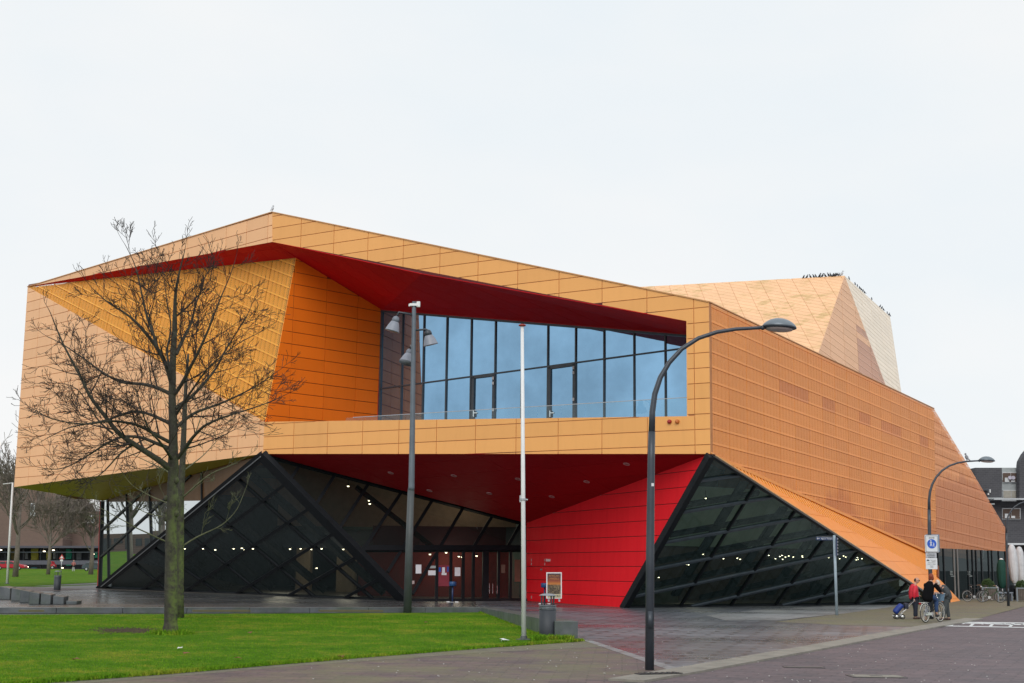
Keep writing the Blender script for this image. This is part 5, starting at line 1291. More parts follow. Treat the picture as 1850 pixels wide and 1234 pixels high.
# ================================================================== people, bicycle, trolley
SKIN = plain('skin', (.50, .28, .20), .55, var=.06)
def skin_obj(name, verts, edges, radii, mat, parent, root=0, sub=2):
    me = bpy.data.meshes.new(name); me.from_pydata([tuple(v) for v in verts], edges, []); me.materials.append(mat)
    o = bpy.data.objects.new(name, me); sc.collection.objects.link(o); o.parent = parent
    md = o.modifiers.new('skin', 'SKIN'); md.use_smooth_shade = True
    if not me.skin_vertices: me.attributes
    return o, me
def skinned(name, chains, mat, parent, sub=2, root=0):
    """chains: list of lists of (point, (rx, ry)); equal points merge"""
    import bmesh
    bm = bmesh.new(); lay = bm.verts.layers.skin.verify(); idx = {}
    for ch in chains:
        prev = None
        for p, r in ch:
            key = tuple(round(c, 4) for c in p)
            if key not in idx:
                v = bm.verts.new(p); r = r if isinstance(r, tuple) else (r, r); v[lay].radius = r; idx[key] = v
                if len(idx) == 1: v[lay].use_root = True
            v = idx[key]
            if prev is not None and prev is not v and bm.edges.get((prev, v)) is None: bm.edges.new((prev, v))
            prev = v
    me = bpy.data.meshes.new(name); bm.to_mesh(me); bm.free(); me.materials.append(mat)
    o = bpy.data.objects.new(name, me); sc.collection.objects.link(o); o.parent = parent
    md = o.modifiers.new('skin', 'SKIN'); md.use_smooth_shade = True; md.branch_smoothing = .6
    sb = o.modifiers.new('sub', 'SUBSURF'); sb.levels = sub; sb.render_levels = sub
    return o
def head_parts(t, hc, facing, hair_mat, hair='short', glasses=False, s=1.0):
    """nose, eyes, ears, mouth, hair on a head centred hc looking along facing"""
    f = V(facing).normalized(); up_ = V((0, 0, 1)); sd_ = f.cross(up_).normalized(); up_ = sd_.cross(f)
    Rm = Matrix((sd_, f, up_)).transposed(); hc = V(hc)
    mb = MB(); mb.ell(hc, (.074 * s, .095 * s, .115 * s), 16, 12, Rm); mb.ell(hc + f * .02 - up_ * .06, (.055 * s, .07 * s, .06 * s), 12, 8, Rm)
    mb.tube([hc + f * .088 + up_ * .02, hc + f * .118 - up_ * .02], [.010, .018], 6)
    for k in (-1, 1): mb.ell(hc + sd_ * .075 * k - up_ * .005, (.012, .02, .032), 8, 6, Rm)
    mb.build('head', SKIN, t, True)
    mb = MB()
    for k in (-1, 1): mb.ell(hc + f * .086 + sd_ * .03 * k + up_ * .02, (.013, .008, .008), 8, 5, Rm)
    mb.ell(hc + f * .086 - up_ * .055, (.024, .008, .006), 8, 5, Rm)
    mb.build('eyes_and_mouth', plain('face_dark', (.10, .04, .035), .6), t, True)
    if glasses:
        mb = MB()
        for k in (-1, 1): mb.torus(hc + f * .105 + sd_ * .032 * k + up_ * .02, .024, .004, f, 14, 4)
        mb.beam(hc + f * .107 + sd_ * .01 + up_ * .02, hc + f * .107 - sd_ * .01 + up_ * .02, .005, .005, f)
        for k in (-1, 1): mb.tube([hc + f * .103 + sd_ * .056 * k + up_ * .02, hc + sd_ * .078 * k + up_ * .015], .004, 4)
        mb.build('glasses', M_FRAME, t)
    mb = MB()
    if hair == 'short':
        mb.ell(hc - f * .03 + up_ * .022, (.079 * s, .083 * s, .100 * s), 14, 10, Rm)
    elif hair == 'balding':
        mb.ell(hc - f * .042 - up_ * .002, (.081 * s, .070 * s, .082 * s), 14, 10, Rm)
    else:
        mb.ell(hc - f * .022 + up_ * .015, (.092 * s, .092 * s, .112 * s), 14, 10, Rm)
        for i in range(9 if hair == 'long' else 12):
            a = -2.2 + i * 4.4 / 8; q_ = hc + sd_ * math.sin(a) * .068 - f * math.cos(a) * .05
            mb.ell(q_ - up_ * (.02 if hair == 'curly' else .06), (.036, .038, .06 if hair == 'long' else .045), 8, 6)
    mb.build('hair', hair_mat, t, True)
def hand(t, wrist, direc, palm_n, s=1.0, curl=.5):
    """palm, four curled fingers and a thumb"""
    d = V(direc).normalized(); n_ = V(palm_n); n_ = (n_ - d * n_.dot(d)).normalized(); sd_ = d.cross(n_); w_ = V(wrist); mb = MB()
    Rm = Matrix((sd_, d, n_)).transposed(); mb.ell(w_ + d * .045 * s, (.040 * s, .052 * s, .016 * s), 10, 8, Rm)
    for i, ln in enumerate((.068, .076, .070, .055)):
        b_ = w_ + d * .085 * s + sd_ * (.028 - i * .019) * s; c1_ = b_ + (d * math.cos(curl) + n_ * math.sin(curl)) * ln * .5 * s
        c2_ = c1_ + (d * math.cos(curl * 2.4) + n_ * math.sin(curl * 2.4)) * ln * .5 * s; mb.tube([b_ - d * .02, c1_, c2_], [.0095, .009, .0075], 6)
    b_ = w_ + d * .02 * s + sd_ * .036 * s; mb.tube([b_, b_ + (d * .6 + sd_ * .7 + n_ * .3) * .035 * s, b_ + (d + sd_ * .5 + n_ * .6) * .05 * s], [.013, .011, .009], 6)
    mb.build('hand', SKIN, t, True)
# --- man in the red coat (faces right, local x right, y away)
mg = G(1653, 1118.5); MAN = thing('person', 'person in a red winter coat and dark trousers pulling a blue shopping trolley', 'person', mg)
k = .93
def kk(x, y, z): return V((x * k, y * k, z * k))
skinned('body', [[(kk(.0, 0, .95), (.13, .10)), (kk(.0, 0, 1.2), (.14, .10)), (kk(.04, 0, 1.42), (.10, .09)), (kk(.07, 0, 1.5), (.055, .055)), (kk(.10, 0, 1.58), (.05, .055))],
  [(kk(.0, 0, .95), .1), (kk(0, -.1, .86), .085), (kk(.02, -.1, .48), .055), (kk(-.02, -.1, .08), .04), (kk(.10, -.1, .03), .03)],
  [(kk(.0, 0, .95), .1), (kk(0, .1, .86), .085), (kk(.06, .1, .48), .055), (kk(.08, .1, .08), .04), (kk(.2, .1, .03), .03)],
  [(kk(.04, 0, 1.42), .09), (kk(.0, -.2, 1.38), .06), (kk(-.06, -.26, 1.1), .045), (kk(-.08, -.24, .86), .032)],
  [(kk(.04, 0, 1.42), .09), (kk(.04, .2, 1.38), .06), (kk(.05, .25, 1.1), .045), (kk(.22, .2, 1.0), .032)]], SKIN, MAN, 1)
redc = plain('coat_red', (.55, .010, .03), .6, var=.18, scale=9); trs = plain('trousers_navy', (.012, .016, .032), .8); shoe = plain('shoe_brown', (.05, .025, .02), .5)
skinned('coat', [[(kk(.0, 0, .78), (.22, .21)), (kk(-.02, 0, 1.0), (.23, .21)), (kk(-.02, 0, 1.22), (.21, .20)), (kk(.01, 0, 1.38), (.17, .17)), (kk(.05, 0, 1.48), (.09, .09))]], redc, MAN)
skinned('sleeve', [[(kk(.01, -.15, 1.40), .10), (kk(-.01, -.24, 1.30), .095), (kk(-.07, -.29, 1.1), .085), (kk(-.08, -.26, .88), .06)]], redc, MAN)
skinned('sleeve', [[(kk(.04, .15, 1.40), .10), (kk(.04, .24, 1.30), .095), (kk(.06, .28, 1.1), .085), (kk(.20, .21, 1.02), .06)]], redc, MAN)
skinned('trousers', [[(kk(0, 0, .92), (.15, .14)), (kk(0, -.1, .84), .125), (kk(.02, -.1, .48), .095), (kk(-.02, -.1, .09), .075)], [(kk(0, 0, .92), .14), (kk(0, .1, .84), .125), (kk(.06, .1, .48), .095), (kk(.08, .1, .09), .075)]], trs, MAN)
for dx, dy in ((-.02, -.1), (.08, .1)):
    mb = MB(); mb.ell(kk(dx + .06, dy, .045), (.15, .055, .05), 12, 8); mb.build('shoe', shoe, MAN, True)
head_parts(MAN, kk(.13, -.02, 1.63), (.9, -.42, -.22), plain('hair_dark', (.03, .02, .018), .8), 'balding', glasses=True, s=1.0)
hand(MAN, kk(-.08, -.24, .86), (-.1, 0, -1), (1, 0, 0), 1.0, .9)
hand(MAN, kk(.22, .2, 1.0), (1, 0, -.1), (0, 0, -1))
# --- shopping trolley
tg_ = G(1622, 1118.5); TL = thing('shopping_trolley', 'blue two wheeled shopping trolley tilted behind the person in red', 'shopping trolley', tg_)
hx = (mg + kk(-.09, -.24, .80)) - tg_; hx = V((hx.x, hx.y, hx.z)); blu = plain('trolley_blue', (.008, .035, .22), .55, var=.25, scale=12)
ux = V((hx.x, 0, hx.z)).normalized(); nx_ = V((-ux.z, 0, ux.x))
bg = MB(); o0 = V((-.02, 0, .14)); prof = [(0.0, -.02, .15), (.06, -.05, .20), (.40, -.05, .19), (.46, -.0, .14)]
vsb, fsb = [], []
for (s_, a_, b_) in prof:
    for yy in (-.17, .17): vsb += [o0 + ux * s_ + nx_ * a_ * -.3 + V((0, yy, 0)), o0 + ux * s_ + nx_ * (b_ + .08) + V((0, yy, 0))]
for i in range(3):
    q0 = i * 4; q1 = q0 + 4; fsb += [(q0, q1, q1 + 1, q0 + 1), (q0 + 2, q0 + 3, q1 + 3, q1 + 2), (q0, q0 + 2, q1 + 2, q1), (q0 + 1, q1 + 1, q1 + 3, q0 + 3)]
fsb += [(0, 1, 3, 2), (12, 14, 15, 13)]
o = mesh_obj('bag', vsb, fsb, blu, TL, True); b_ = o.modifiers.new('s', 'SUBSURF'); b_.levels = 2; b_.render_levels = 2; b3 = o.modifiers
mb = MB(); mb.box(o0 + ux * .52 + nx_ * -.02, (.16, .26, .24)); o = mb.build('bag', plain('bag_dark', (.015, .02, .04), .6), TL, True); bv = o.modifiers.new('b', 'BEVEL'); bv.width = .04; bv.segments = 3
mb = MB()
for yy in (-.1, .1): mb.tube([V((.02, yy, .06)), V((.02, yy, .1)) + ux * .05, hx + V((0, yy + .0, 0))], .011, 6)
mb.tube([hx + V((0, -.1, 0)), hx + V((0, .1, 0))], .015, 6); mb.tube([V((-.1, 0, .12)), V((-.22, 0, .12))], .02, 6); mb.build('frame', M_CHROME, TL, True)
for wx, wy in ((-.08, -.2), (.14, -.2), (-.04, .2), (.18, .2)):
    mb = MB(); mb.torus((wx, wy, .10), .085, .016, (0, 1, 0), 20, 6); w_o = mb.build('wheel', M_BLACK, TL, True)
    mb = MB(); mb.lathe([(.05, -.01), (.06, 0), (.05, .01)], (wx, wy, .10), 14, (0, 1, 0)); mb.build('rim', M_CHROME, w_o, True)
# --- bicycle
def bicycle(loc, rz, label, frame_m, rim_m, city=True, group='bicycles', basket=False, dims=(1.06,)):
    t = thing('bicycle', label, 'bicycle', loc, rz, group); wb = 1.08; R_ = .345
    for x in (0, wb):
        mb = MB(); mb.torus((x, 0, R_), R_ - .018, .017, (0, 1, 0), 40, 6); w_o = mb.build('wheel', M_BLACK, t, True)
        mb = MB(); mb.torus((x, 0, R_), R_ - .044, .011, (0, 1, 0), 40, 6); mb.build('rim', rim_m, w_o, True)
        mb = MB()
        for i in range(18):
            a = i * 6.283 / 18; mb.tube([(x, .015 * (-1) ** i, R_), (x + (R_ - .045) * math.cos(a), 0, R_ + (R_ - .045) * math.sin(a))], .002, 3)
        mb.tube([(x, -.05, R_), (x, .05, R_)], .02, 8); mb.build('spokes', M_CHROME, w_o)
        mb = MB(); a0, a1 = (.2, 2.9) if x == 0 else (.35, 2.4)
        mb.tube([(x + (R_ + .025) * math.cos(a0 + (a1 - a0) * i / 12), 0, R_ + (R_ + .025) * math.sin(a0 + (a1 - a0) * i / 12)) for i in range(13)], .012, 5); mb.build('mudguard', rim_m if city else M_BLACK, t, True)
    bb = V((.42, 0, .30)); st_ = V((.30, 0, .80)); hd0, hd1 = V((.88, 0, .82)), V((.90, 0, .68))
    mb = MB(); mb.tube([bb, st_ + V((-.02, 0, .05))], .017, 8); mb.tube([bb, hd1], .019, 8)
    if city: mb.tube([bb + V((.02, 0, .12)), V((.65, 0, .58)), hd0], .017, 8)
    else: mb.tube([st_, hd0], .017, 8)
    mb.tube([hd1, hd0 + V((-.01, 0, .04))], .022, 8)
    for yy in (-.06, .06): mb.tube([(0, yy, R_), bb + V((0, yy * .4, 0))], .011, 6); mb.tube([(0, yy, R_), st_ + V((0, yy * .3, 0))], .009, 6)
    mb.build('frame', frame_m, t, True)
    mb = MB()
    for yy in (-.05, .05): mb.tube([hd1 + V((0, yy, 0)), (wb - .04, yy, .5), (wb, yy, R_)], .012, 6)
    mb.build('fork', frame_m, t, True)
    sdl = st_ + V((-.04, 0, .16)); mb = MB(); mb.tube([st_, sdl], .013, 6); mb.build('seat_post', M_CHROME, t, True)
    mb = MB(); mb.ell(sdl + V((-.02, 0, .03)), (.13, .085, .035), 12, 8); mb.ell(sdl + V((.10, 0, .025)), (.07, .03, .025), 10, 6); mb.build('saddle', M_BLACK, t, True)
    mb = MB(); hz = 1.07 if city else .98; mb.tube([hd0, (.86, 0, hz)], .013, 6)
    mb.tube([(.70, -.28, hz + .0), (.80, -.26, hz + .02), (.87, -.12, hz + .03), (.87, .12, hz + .03), (.80, .26, hz + .02), (.70, .28, hz)], .012, 6); mb.build('handlebar', M_CHROME, t, True)
    for yy in (-.28, .28): MB().tube([(.66, yy, hz), (.76, yy * .98, hz + .01)], .018, 8).build('grip', M_BLACK, t, True)
    if city:
        mb = MB(); mb.box((.20, -.045, .315), (.46, .03, .11)); o = mb.build('chain_case', plain('chain_case', (.50, .54, .50), .4), t); bv = o.modifiers.new('b', 'BEVEL'); bv.width = .045; bv.segments = 4
        mb = MB()
        for yy in (-.07, .07):
            mb.tube([(-.30, yy, .74), (.18, yy, .74)], .008, 5); mb.tube([(0, yy, R_), (-.12, yy, .74)], .007, 5); mb.tube([(0, yy, R_), (.05, yy, .74)], .007, 5)
        for xx_ in (-.30, -.14, .02, .17): mb.tube([(xx_, -.07, .74), (xx_, .07, .74)], .007, 5)
        mb.build('rack', rim_m, t, True)
        MB().box((-.34, 0, .70), (.03, .08, .06)).build('rear_light', plain('rear_red', (.35, .01, .01), .3), t)
        mb = MB(); mb.tube([(.0, .0, .58), (-.10, -.06, .36), (-.0, -.08, .36), (.05, -.07, .55)], .012, 6); mb.build('wheel_lock', M_CHROME, t, True)
    mb = MB(); mb.lathe([(.09, -.008), (.09, .008)], bb + V((0, -.06, 0)), 20, (0, 1, 0)); mb.tube([bb + V((0, -.08, 0)), bb + V((.12, -.08, -.11))], .009, 5); mb.tube([bb + V((0, .08, 0)), bb + V((-.12, .08, .11))], .009, 5)
    mb.box(bb + V((.12, -.12, -.11)), (.09, .07, .02)); mb.box(bb + V((-.12, .12, .11)), (.09, .07, .02)); mb.build('crank', M_CHROME, t)
    MB().ell((.93, 0, .90), (.05, .04, .045), 10, 8).build('headlight', M_CHROME, t, True)
    return t
bl_ = G(1672, 1125); bz = .76
BK = bicycle(bl_ + V((.0, 0, 0)), bz, 'black city bicycle with pale chain case and blue basket, ridden by the person in black', M_BLACK, plain('rim_cream', (.62, .62, .58), .4))
bk_m = V((0, 0, 0))
mb = MB(); n_seg = 10
vs = []
for z, sx_, sy_ in ((.78, .14, .12), (1.06, .20, .17)):
    for i in range(16):
        a = i * 6.283 / 16; ca, sa = math.cos(a), math.sin(a); vs.append(V((1.10 + sx_ * math.copysign(abs(ca) ** .6, ca), sy_ * math.copysign(abs(sa) ** .6, sa), z)))
fs = [(i, (i + 1) % 16, 16 + (i + 1) % 16, 16 + i) for i in range(16)] + [tuple(range(15, -1, -1))]
o = mesh_obj('basket', vs, fs, plain('basket_blue', (.11, .19, .27), .7, var=.25, scale=20), BK, False); sfy = o.modifiers.new('s', 'SOLIDIFY'); sfy.thickness = .015
mb = MB(); mb.tube([vs[16 + i] for i in range(16)] + [vs[16]], .013, 5); mb.build('basket_rim', plain('basket_rim', (.35, .42, .48), .5), o, True)
# --- rider in black
RD = thing('person', 'red haired person in a black coat and blue jeans sitting on the bicycle', 'person', bl_, bz)
jean = plain('jeans_blue', (.02, .05, .13), .85, var=.2); blk = plain('coat_black', (.006, .006, .007), .95, var=.3, spec=.08)
hip, chest, neck = V((.26, 0, 1.04)), V((.44, 0, 1.42)), V((.50, 0, 1.54)); sh = lambda s_: V((.46, .18 * s_, 1.42))
skinned('body', [[(hip, (.13, .11)), (V((.34, 0, 1.22)), (.13, .11)), (chest, (.11, .1)), (neck, .055), (V((.52, 0, 1.60)), .05)],
  [(hip, .10), (V((.36, -.1, .96)), .06), (V((.65, -.11, .82)), .05), (V((.60, -.12, .36)), .035), (V((.68, -.12, .25)), .025)],
  [(hip, .10), (V((.32, .1, .92)), .06), (V((.42, .11, .62)), .05), (V((.24, .13, .20)), .035), (V((.30, .14, .05)), .025)],
  [(chest, .1), (sh(-1), .06), (V((.62, -.24, 1.22)), .045), (V((.76, -.26, 1.12)), .032)], [(chest, .1), (sh(1), .06), (V((.64, .24, 1.22)), .045), (V((.78, .26, 1.12)), .032)]], SKIN, RD, 1)
skinned('coat', [[(V((.16, 0, .74)), (.17, .22)), (V((.22, 0, .94)), (.21, .24)), (V((.32, 0, 1.2)), (.21, .22)), (V((.42, 0, 1.40)), (.18, .18)), (V((.48, 0, 1.52)), (.10, .10))]], blk, RD)
skinned('sleeve', [[(V((.42, -.15, 1.42)), .10), (V((.50, -.22, 1.34)), .095), (V((.62, -.26, 1.20)), .082), (V((.74, -.26, 1.13)), .055)]], blk, RD)
skinned('sleeve', [[(V((.42, .15, 1.42)), .10), (V((.50, .22, 1.34)), .095), (V((.64, .26, 1.20)), .082), (V((.76, .26, 1.13)), .055)]], blk, RD)
skinned('trousers', [[(V((.24, 0, 1.0)), .14), (V((.36, -.1, .96)), .115), (V((.65, -.11, .82)), .095), (V((.62, -.12, .60)), .08), (V((.60, -.12, .36)), .065)], [(V((.24, 0, 1.0)), .14), (V((.32, .1, .92)), .12), (V((.42, .11, .62)), .09), (V((.24, .13, .20)), .065)]], jean, RD)
for c_ in ((.66, -.12, .25), (.28, .14, .05)):
    mb = MB(); mb.ell(c_, (.14, .05, .05), 12, 8); mb.build('shoe', M_BLACK, RD, True)
head_parts(RD, (.52, 0, 1.68), (.8, .5, -.2), plain('hair_auburn', (.20, .035, .012), .6, var=.4, scale=25), 'long', s=1.02)
hand(RD, (.76, -.26, 1.12), (.3, 0, -.5), (1, 0, 0), 1, .9); hand(RD, (.78, .26, 1.12), (.3, 0, -.5), (1, 0, 0), 1, .9)
# --- woman in grey, bending towards them (faces left)
wg_ = G(1709, 1120.5); WG = thing('person', 'grey haired person in a dark grey coat leaning forward behind the bicycle', 'person', wg_)
gry = plain('coat_grey', (.045, .052, .058), .85, var=.25, scale=12); tg2 = plain('trousers_grey', (.05, .06, .065), .85, var=.2)
w = lambda x, y, z: V((x * .95, y, z * .95))
skinned('body', [[(w(.05, 0, .95), (.12, .1)), (w(.0, 0, 1.15), (.12, .1)), (w(-.12, 0, 1.34), (.10, .1)), (w(-.2, 0, 1.40), .055), (w(-.26, 0, 1.45), .05)],
  [(w(.05, 0, .95), .1), (w(.04, -.1, .85), .085), (w(-.06, -.1, .48), .06), (w(-.14, -.1, .08), .04), (w(-.24, -.1, .03), .03)],
  [(w(.05, 0, .95), .1), (w(.06, .1, .85), .085), (w(.10, .1, .48), .06), (w(.16, .1, .08), .04), (w(.08, .1, .03), .03)],
  [(w(-.12, 0, 1.34), .09), (w(-.1, -.18, 1.30), .06), (w(.02, -.25, 1.06), .045), (w(-.14, -.22, .95), .032)],
  [(w(-.12, 0, 1.34), .09), (w(-.08, .18, 1.30), .06), (w(.12, .26, 1.10), .045), (w(.06, .22, .88), .032)]], SKIN, WG, 1)
skinned('coat', [[(w(.10, 0, .78), (.21, .21)), (w(.08, 0, 1.0), (.22, .21)), (w(.02, 0, 1.18), (.20, .20)), (w(-.08, 0, 1.32), (.17, .17)), (w(-.18, 0, 1.38), (.09, .09))]], gry, WG)
skinned('sleeve', [[(w(-.08, -.15, 1.34), .095), (w(-.05, -.22, 1.22), .09), (w(.04, -.27, 1.06), .08), (w(-.10, -.23, .97), .055)]], gry, WG)
skinned('sleeve', [[(w(-.04, .15, 1.34), .095), (w(.06, .24, 1.22), .09), (w(.18, .27, 1.08), .08), (w(.08, .23, .92), .055)]], gry, WG)
skinned('trousers', [[(w(.06, 0, .92), .14), (w(.04, -.1, .83), .12), (w(-.06, -.1, .48), .09), (w(-.14, -.1, .10), .07)], [(w(.06, 0, .92), .14), (w(.07, .1, .83), .12), (w(.10, .1, .48), .09), (w(.16, .1, .10), .07)]], tg2, WG)
for c_ in (w(-.20, -.1, .045), w(.10, .1, .045)):
    mb = MB(); mb.ell(c_, (.14, .05, .05), 12, 8); mb.build('shoe', shoe, WG, True)
mb = MB(); mb.ell(w(-.17, -.02, 1.25), (.05, .07, .1), 10, 8); mb.build('scarf', plain('scarf_mauve', (.12, .07, .09), .9), WG, True)
head_parts(WG, w(-.30, -.02, 1.50), (-.75, -.55, -.3), plain('hair_silver', (.50, .47, .42), .8, var=.2, scale=25), 'curly', glasses=True)
hand(WG, w(-.14, -.22, .95), (-1, 0, -.1), (0, 0, -1)); hand(WG, w(.06, .22, .88), (-.2, 0, -1), (-1, 0, 0))

# ================================================================== bicycles, planters and parasols by the café
bicycle(G(1748, 1087), .12, 'dark mountain bicycle with white bar leaning at the café window', M_BLACK, plain('rim_pale', (.5, .5, .5), .4), False, 'bicycles parked at the café')
bicycle(G(1768, 1088) + V((.1, -.35, 0)), -.05, 'bicycle with green frame parked before the wooden planter', plain('frame_green', (.012, .06, .012), .4), plain('rim_dull', (.25, .26, .27), .4), False, 'bicycles parked at the café')
wood = plain('planter_wood', (.10, .085, .075), .8, var=.25, scale=5)
mt, n, b = nodes('box_foliage'); oi = n.nodes.new('ShaderNodeObjectInfo'); c = ramp(n, noise(n, 5, 4, .7, pos(n)), [(.3, (.015, .04, .008)), (.7, (.05, .10, .02))]); n.links.new(c, b.inputs['Base Color']); b.inputs['Roughness'].default_value = .7; M_LEAF = mt
def planter(x0, x1, Y, ytop, ybot, label, ftop):
    a, b_ = AY(x0, ybot, Y), AY(x1, ybot, Y); w_ = b_.x - a.x; c = V(((a.x + b_.x) / 2, Y + .4, 0)); t = thing('planter', label, 'planter', c, group='wooden planters on the café terrace')
    h_ = AY(x0, ytop, Y).z; n_ = 8
    for i in range(n_): MB().box((-w_ / 2 + (i + .5) * w_ / n_, -.38, h_ / 2), (w_ / n_ - .015, .03, h_ - .12)).build('plank', wood, t)
    MB().box((0, 0, h_ / 2), (w_ - .1, .7, h_ - .16)).build('liner', M_FRAME, t)
    fm = plain('planter_frame', (.17, .20, .23), .5)
    for sx_ in (-1, 1): MB().box((sx_ * w_ / 2, -.38, h_ / 2), (.10, .10, h_)).build('corner_post', fm, t)
    MB().box((0, -.38, h_ - .04), (w_, .08, .08)).build('top_rail', fm, t)
    rn = random.Random(int(x0)); fz = AY(x0, ftop, Y).z; mb = MB()
    cw = w_ * .42
    for i in range(5200):
        u_, v_, s_ = rn.gauss(0, 1), rn.gauss(0, 1), rn.gauss(0, 1); q_ = V((u_, v_, s_)).normalized() * rn.uniform(.75, 1.03)
        if q_.z < -.1: continue
        lump = 1 + .10 * math.sin(q_.x * 7) * math.cos(q_.y * 5)
        p_ = V((q_.x * cw * lump, q_.y * .42, h_ - .02 + q_.z * (fz - h_) * lump)); sz = rn.uniform(.02, .045); e1 = V((rn.gauss(0, 1), rn.gauss(0, 1), rn.gauss(0, 1))).normalized() * sz; e2 = e1.orthogonal().normalized() * sz * .6
        mb.add([p_ - e1, p_ + e2, p_ + e1, p_ - e2], [(0, 1, 2, 3)])
    o = mb.build('shrub', M_LEAF, t); return t
planter(1776, 1804, 88.5, 1060.5, 1087, 'wooden planter with round green shrub beside the green parasol', 1045)
planter(1838, 1864, 88.5, 1061.5, 1087, 'wooden planter with green shrub cut by the right frame edge', 1048)
def parasol(x, yb, Y, ytop, r, mat, label, pole=True, tipm=None, lean=0):
    c = V((AY(x, yb, Y).x, Y, 0)); t = thing('folded_parasol', label, 'parasol', c, group='folded parasols on the café terrace'); H = AY(x, ytop, Y).z; mb = MB(); N = 24; k0 = []
    prof = [(.35, H * .30), (.72, H * .36), (.85, H * .5), (.95, H * .7), (.8, H * .9), (.45, H * .985), (.1, H)]
    vs, fs = [], []
    for rr_, z in prof:
        for j in range(N):
            a = j * 6.283 / N; f_ = 1 + .16 * (-1) ** j; vs.append(V((r * rr_ * f_ * math.cos(a) + lean * (z / H), r * rr_ * f_ * math.sin(a), z)))
    for i in range(len(prof) - 1):
        for j in range(N): fs.append((i * N + j, i * N + (j + 1) % N, (i + 1) * N + (j + 1) % N, (i + 1) * N + j))
    mesh_obj('canopy', vs, fs, mat, t, True)
    mb = MB(); mb.tube([(0, 0, 0), (lean * .5, 0, H * .4)], .035, 8); mb.build('pole', M_STEEL, t, True); MB().box((0, 0, .06), (.5, .5, .12)).build('base', M_CONC, t)
    if tipm: mb = MB(); mb.lathe([(r * .5, H * .985), (r * .3, H * 1.01), (.01, H * 1.02)], (lean, 0, 0), 12); mb.build('cap', tipm, t, True)
parasol(1812, 1083, 90, 1010, .30, plain('canvas_green', (.006, .055, .04), .8), 'folded dark green parasol with white tip beside the planter', tipm=M_WHITE)
parasol(1836, 1083, 93, 984, .30, plain('canvas_white', (.62, .63, .66), .8), 'folded white parasol, the taller one behind the terrace', lean=-.15)
parasol(1848, 1083, 95, 987.5, .28, MATS['canvas_white'], 'folded white parasol cut by the right frame edge', lean=-.1)
# terrace bench and chairs
tc_ = V((AY(1815, 1085, 89).x, 89, 0)); t = thing('terrace_bench', 'low grey bench between the planters under the green parasol', 'bench', tc_)
MB().box((0, 0, .52), (1.0, .4, .07)).build('seat', plain('bench_grey', (.22, .26, .32), .6), t)
for sx_ in (-1, 1): MB().box((sx_ * .42, 0, .25), (.07, .35, .48)).build('leg', MATS['bench_grey'], t)
for i, x in enumerate((1826, 1832)):
    c = V((AY(x, 1085, 89.5 + i * .8).x, 89.5 + i * .8, 0)); t = thing('terrace_chair', ('dark terrace chair behind the arched lamp at the frame edge', 'dark terrace chair beside the cut off planter')[i], 'chair', c, group='terrace chairs')
    MB().box((0, 0, .46), (.44, .44, .05)).build('seat', M_FRAME, t); MB().box((0, .2, .75), (.42, .04, .45)).build('backrest', M_FRAME, t)
    for dx in (-.19, .19):
        for dy in (-.19, .19): MB().box((dx, dy, .22), (.03, .03, .44)).build('leg', M_STEEL, t)

# ================================================================== far buildings
def P(mb, t, name, mat): mb.v = [v_ - V(t.location) for v_ in mb.v]; return mb.build(name, mat, t)
def brickm(name, c1, c2):
    mt, n, b = nodes(name); sx_ = n.nodes.new('ShaderNodeTexBrick'); p = n.nodes.new('ShaderNodeTexCoord').outputs['Object']
    mpg = n.nodes.new('ShaderNodeMapping'); mpg.inputs['Rotation'].default_value = (math.pi / 2, 0, 0); n.links.new(pos(n), mpg.inputs[0]); n.links.new(mpg.outputs[0], sx_.inputs['Vector'])
    sx_.inputs['Scale'].default_value = 1; sx_.inputs['Brick Width'].default_value = .5; sx_.inputs['Row Height'].default_value = .2; sx_.inputs['Mortar Size'].default_value = .02
    sx_.inputs['Color1'].default_value = (*c1, 1); sx_.inputs['Color2'].default_value = (*c2, 1); sx_.inputs['Mortar'].default_value = (*[x * 1.3 for x in c1], 1)
    c = mixc(n, math_(n, 'MULTIPLY', noise(n, .15, 5, .6, pos(n)), .5), sx_.outputs[0], tuple(x * .7 for x in c1)); n.links.new(c, b.inputs['Base Color']); b.inputs['Roughness'].default_value = .85; return mt
M_BB = brickm('brick_brown', (.17, .115, .095), (.14, .095, .08)); M_GB = brickm('brick_charcoal', (.075, .075, .085), (.055, .056, .065))
YB = 272
wallB = thing('brown_building', 'long brown brick building with white slit windows and coloured doors beyond the far lawn', 'building', V((AY(60, 1034, YB).x, YB, 0)))
def fb(x0, y0, x1, y1, mat, name, Y=YB, th=12, dy=0, par=None, t=wallB):
    q = [AY(x0, y0, Y + dy), AY(x1, y0, Y + dy), AY(x1, y1, Y + dy), AY(x0, y1, Y + dy)]
    mb = MB(); mb.prism(q, V((0, th, 0))); return P(mb, t, name, mat) if par is None else (lambda o: o)(_par(mb, t, name, mat, par))
def _par(mb, t, name, mat, par): mb.v = [v_ - V(t.location) for v_ in mb.v]; return mb.build(name, mat, par)
q = [AY(x, y, YB) for x, y in ((-400, 848), (2, 855), (25, 857), (104, 895), (106, 902), (113, 902), (113, 988), (-400, 988))]
mb = MB(); mb.prism(q, V((0, 20, 0))); P(mb, wallB, 'wall', M_BB)
q = [AY(x, y, YB + 6) for x, y in ((112, 924), (300, 922), (300, 990), (112, 990))]; mb = MB(); mb.prism(q, V((0, 20, 0))); P(mb, wallB, 'wing_wall', M_BB)
wht = plain('window_white', (.55, .57, .6), .5); wgl = plain('window_dark_glass', (.05, .055, .065), .15)
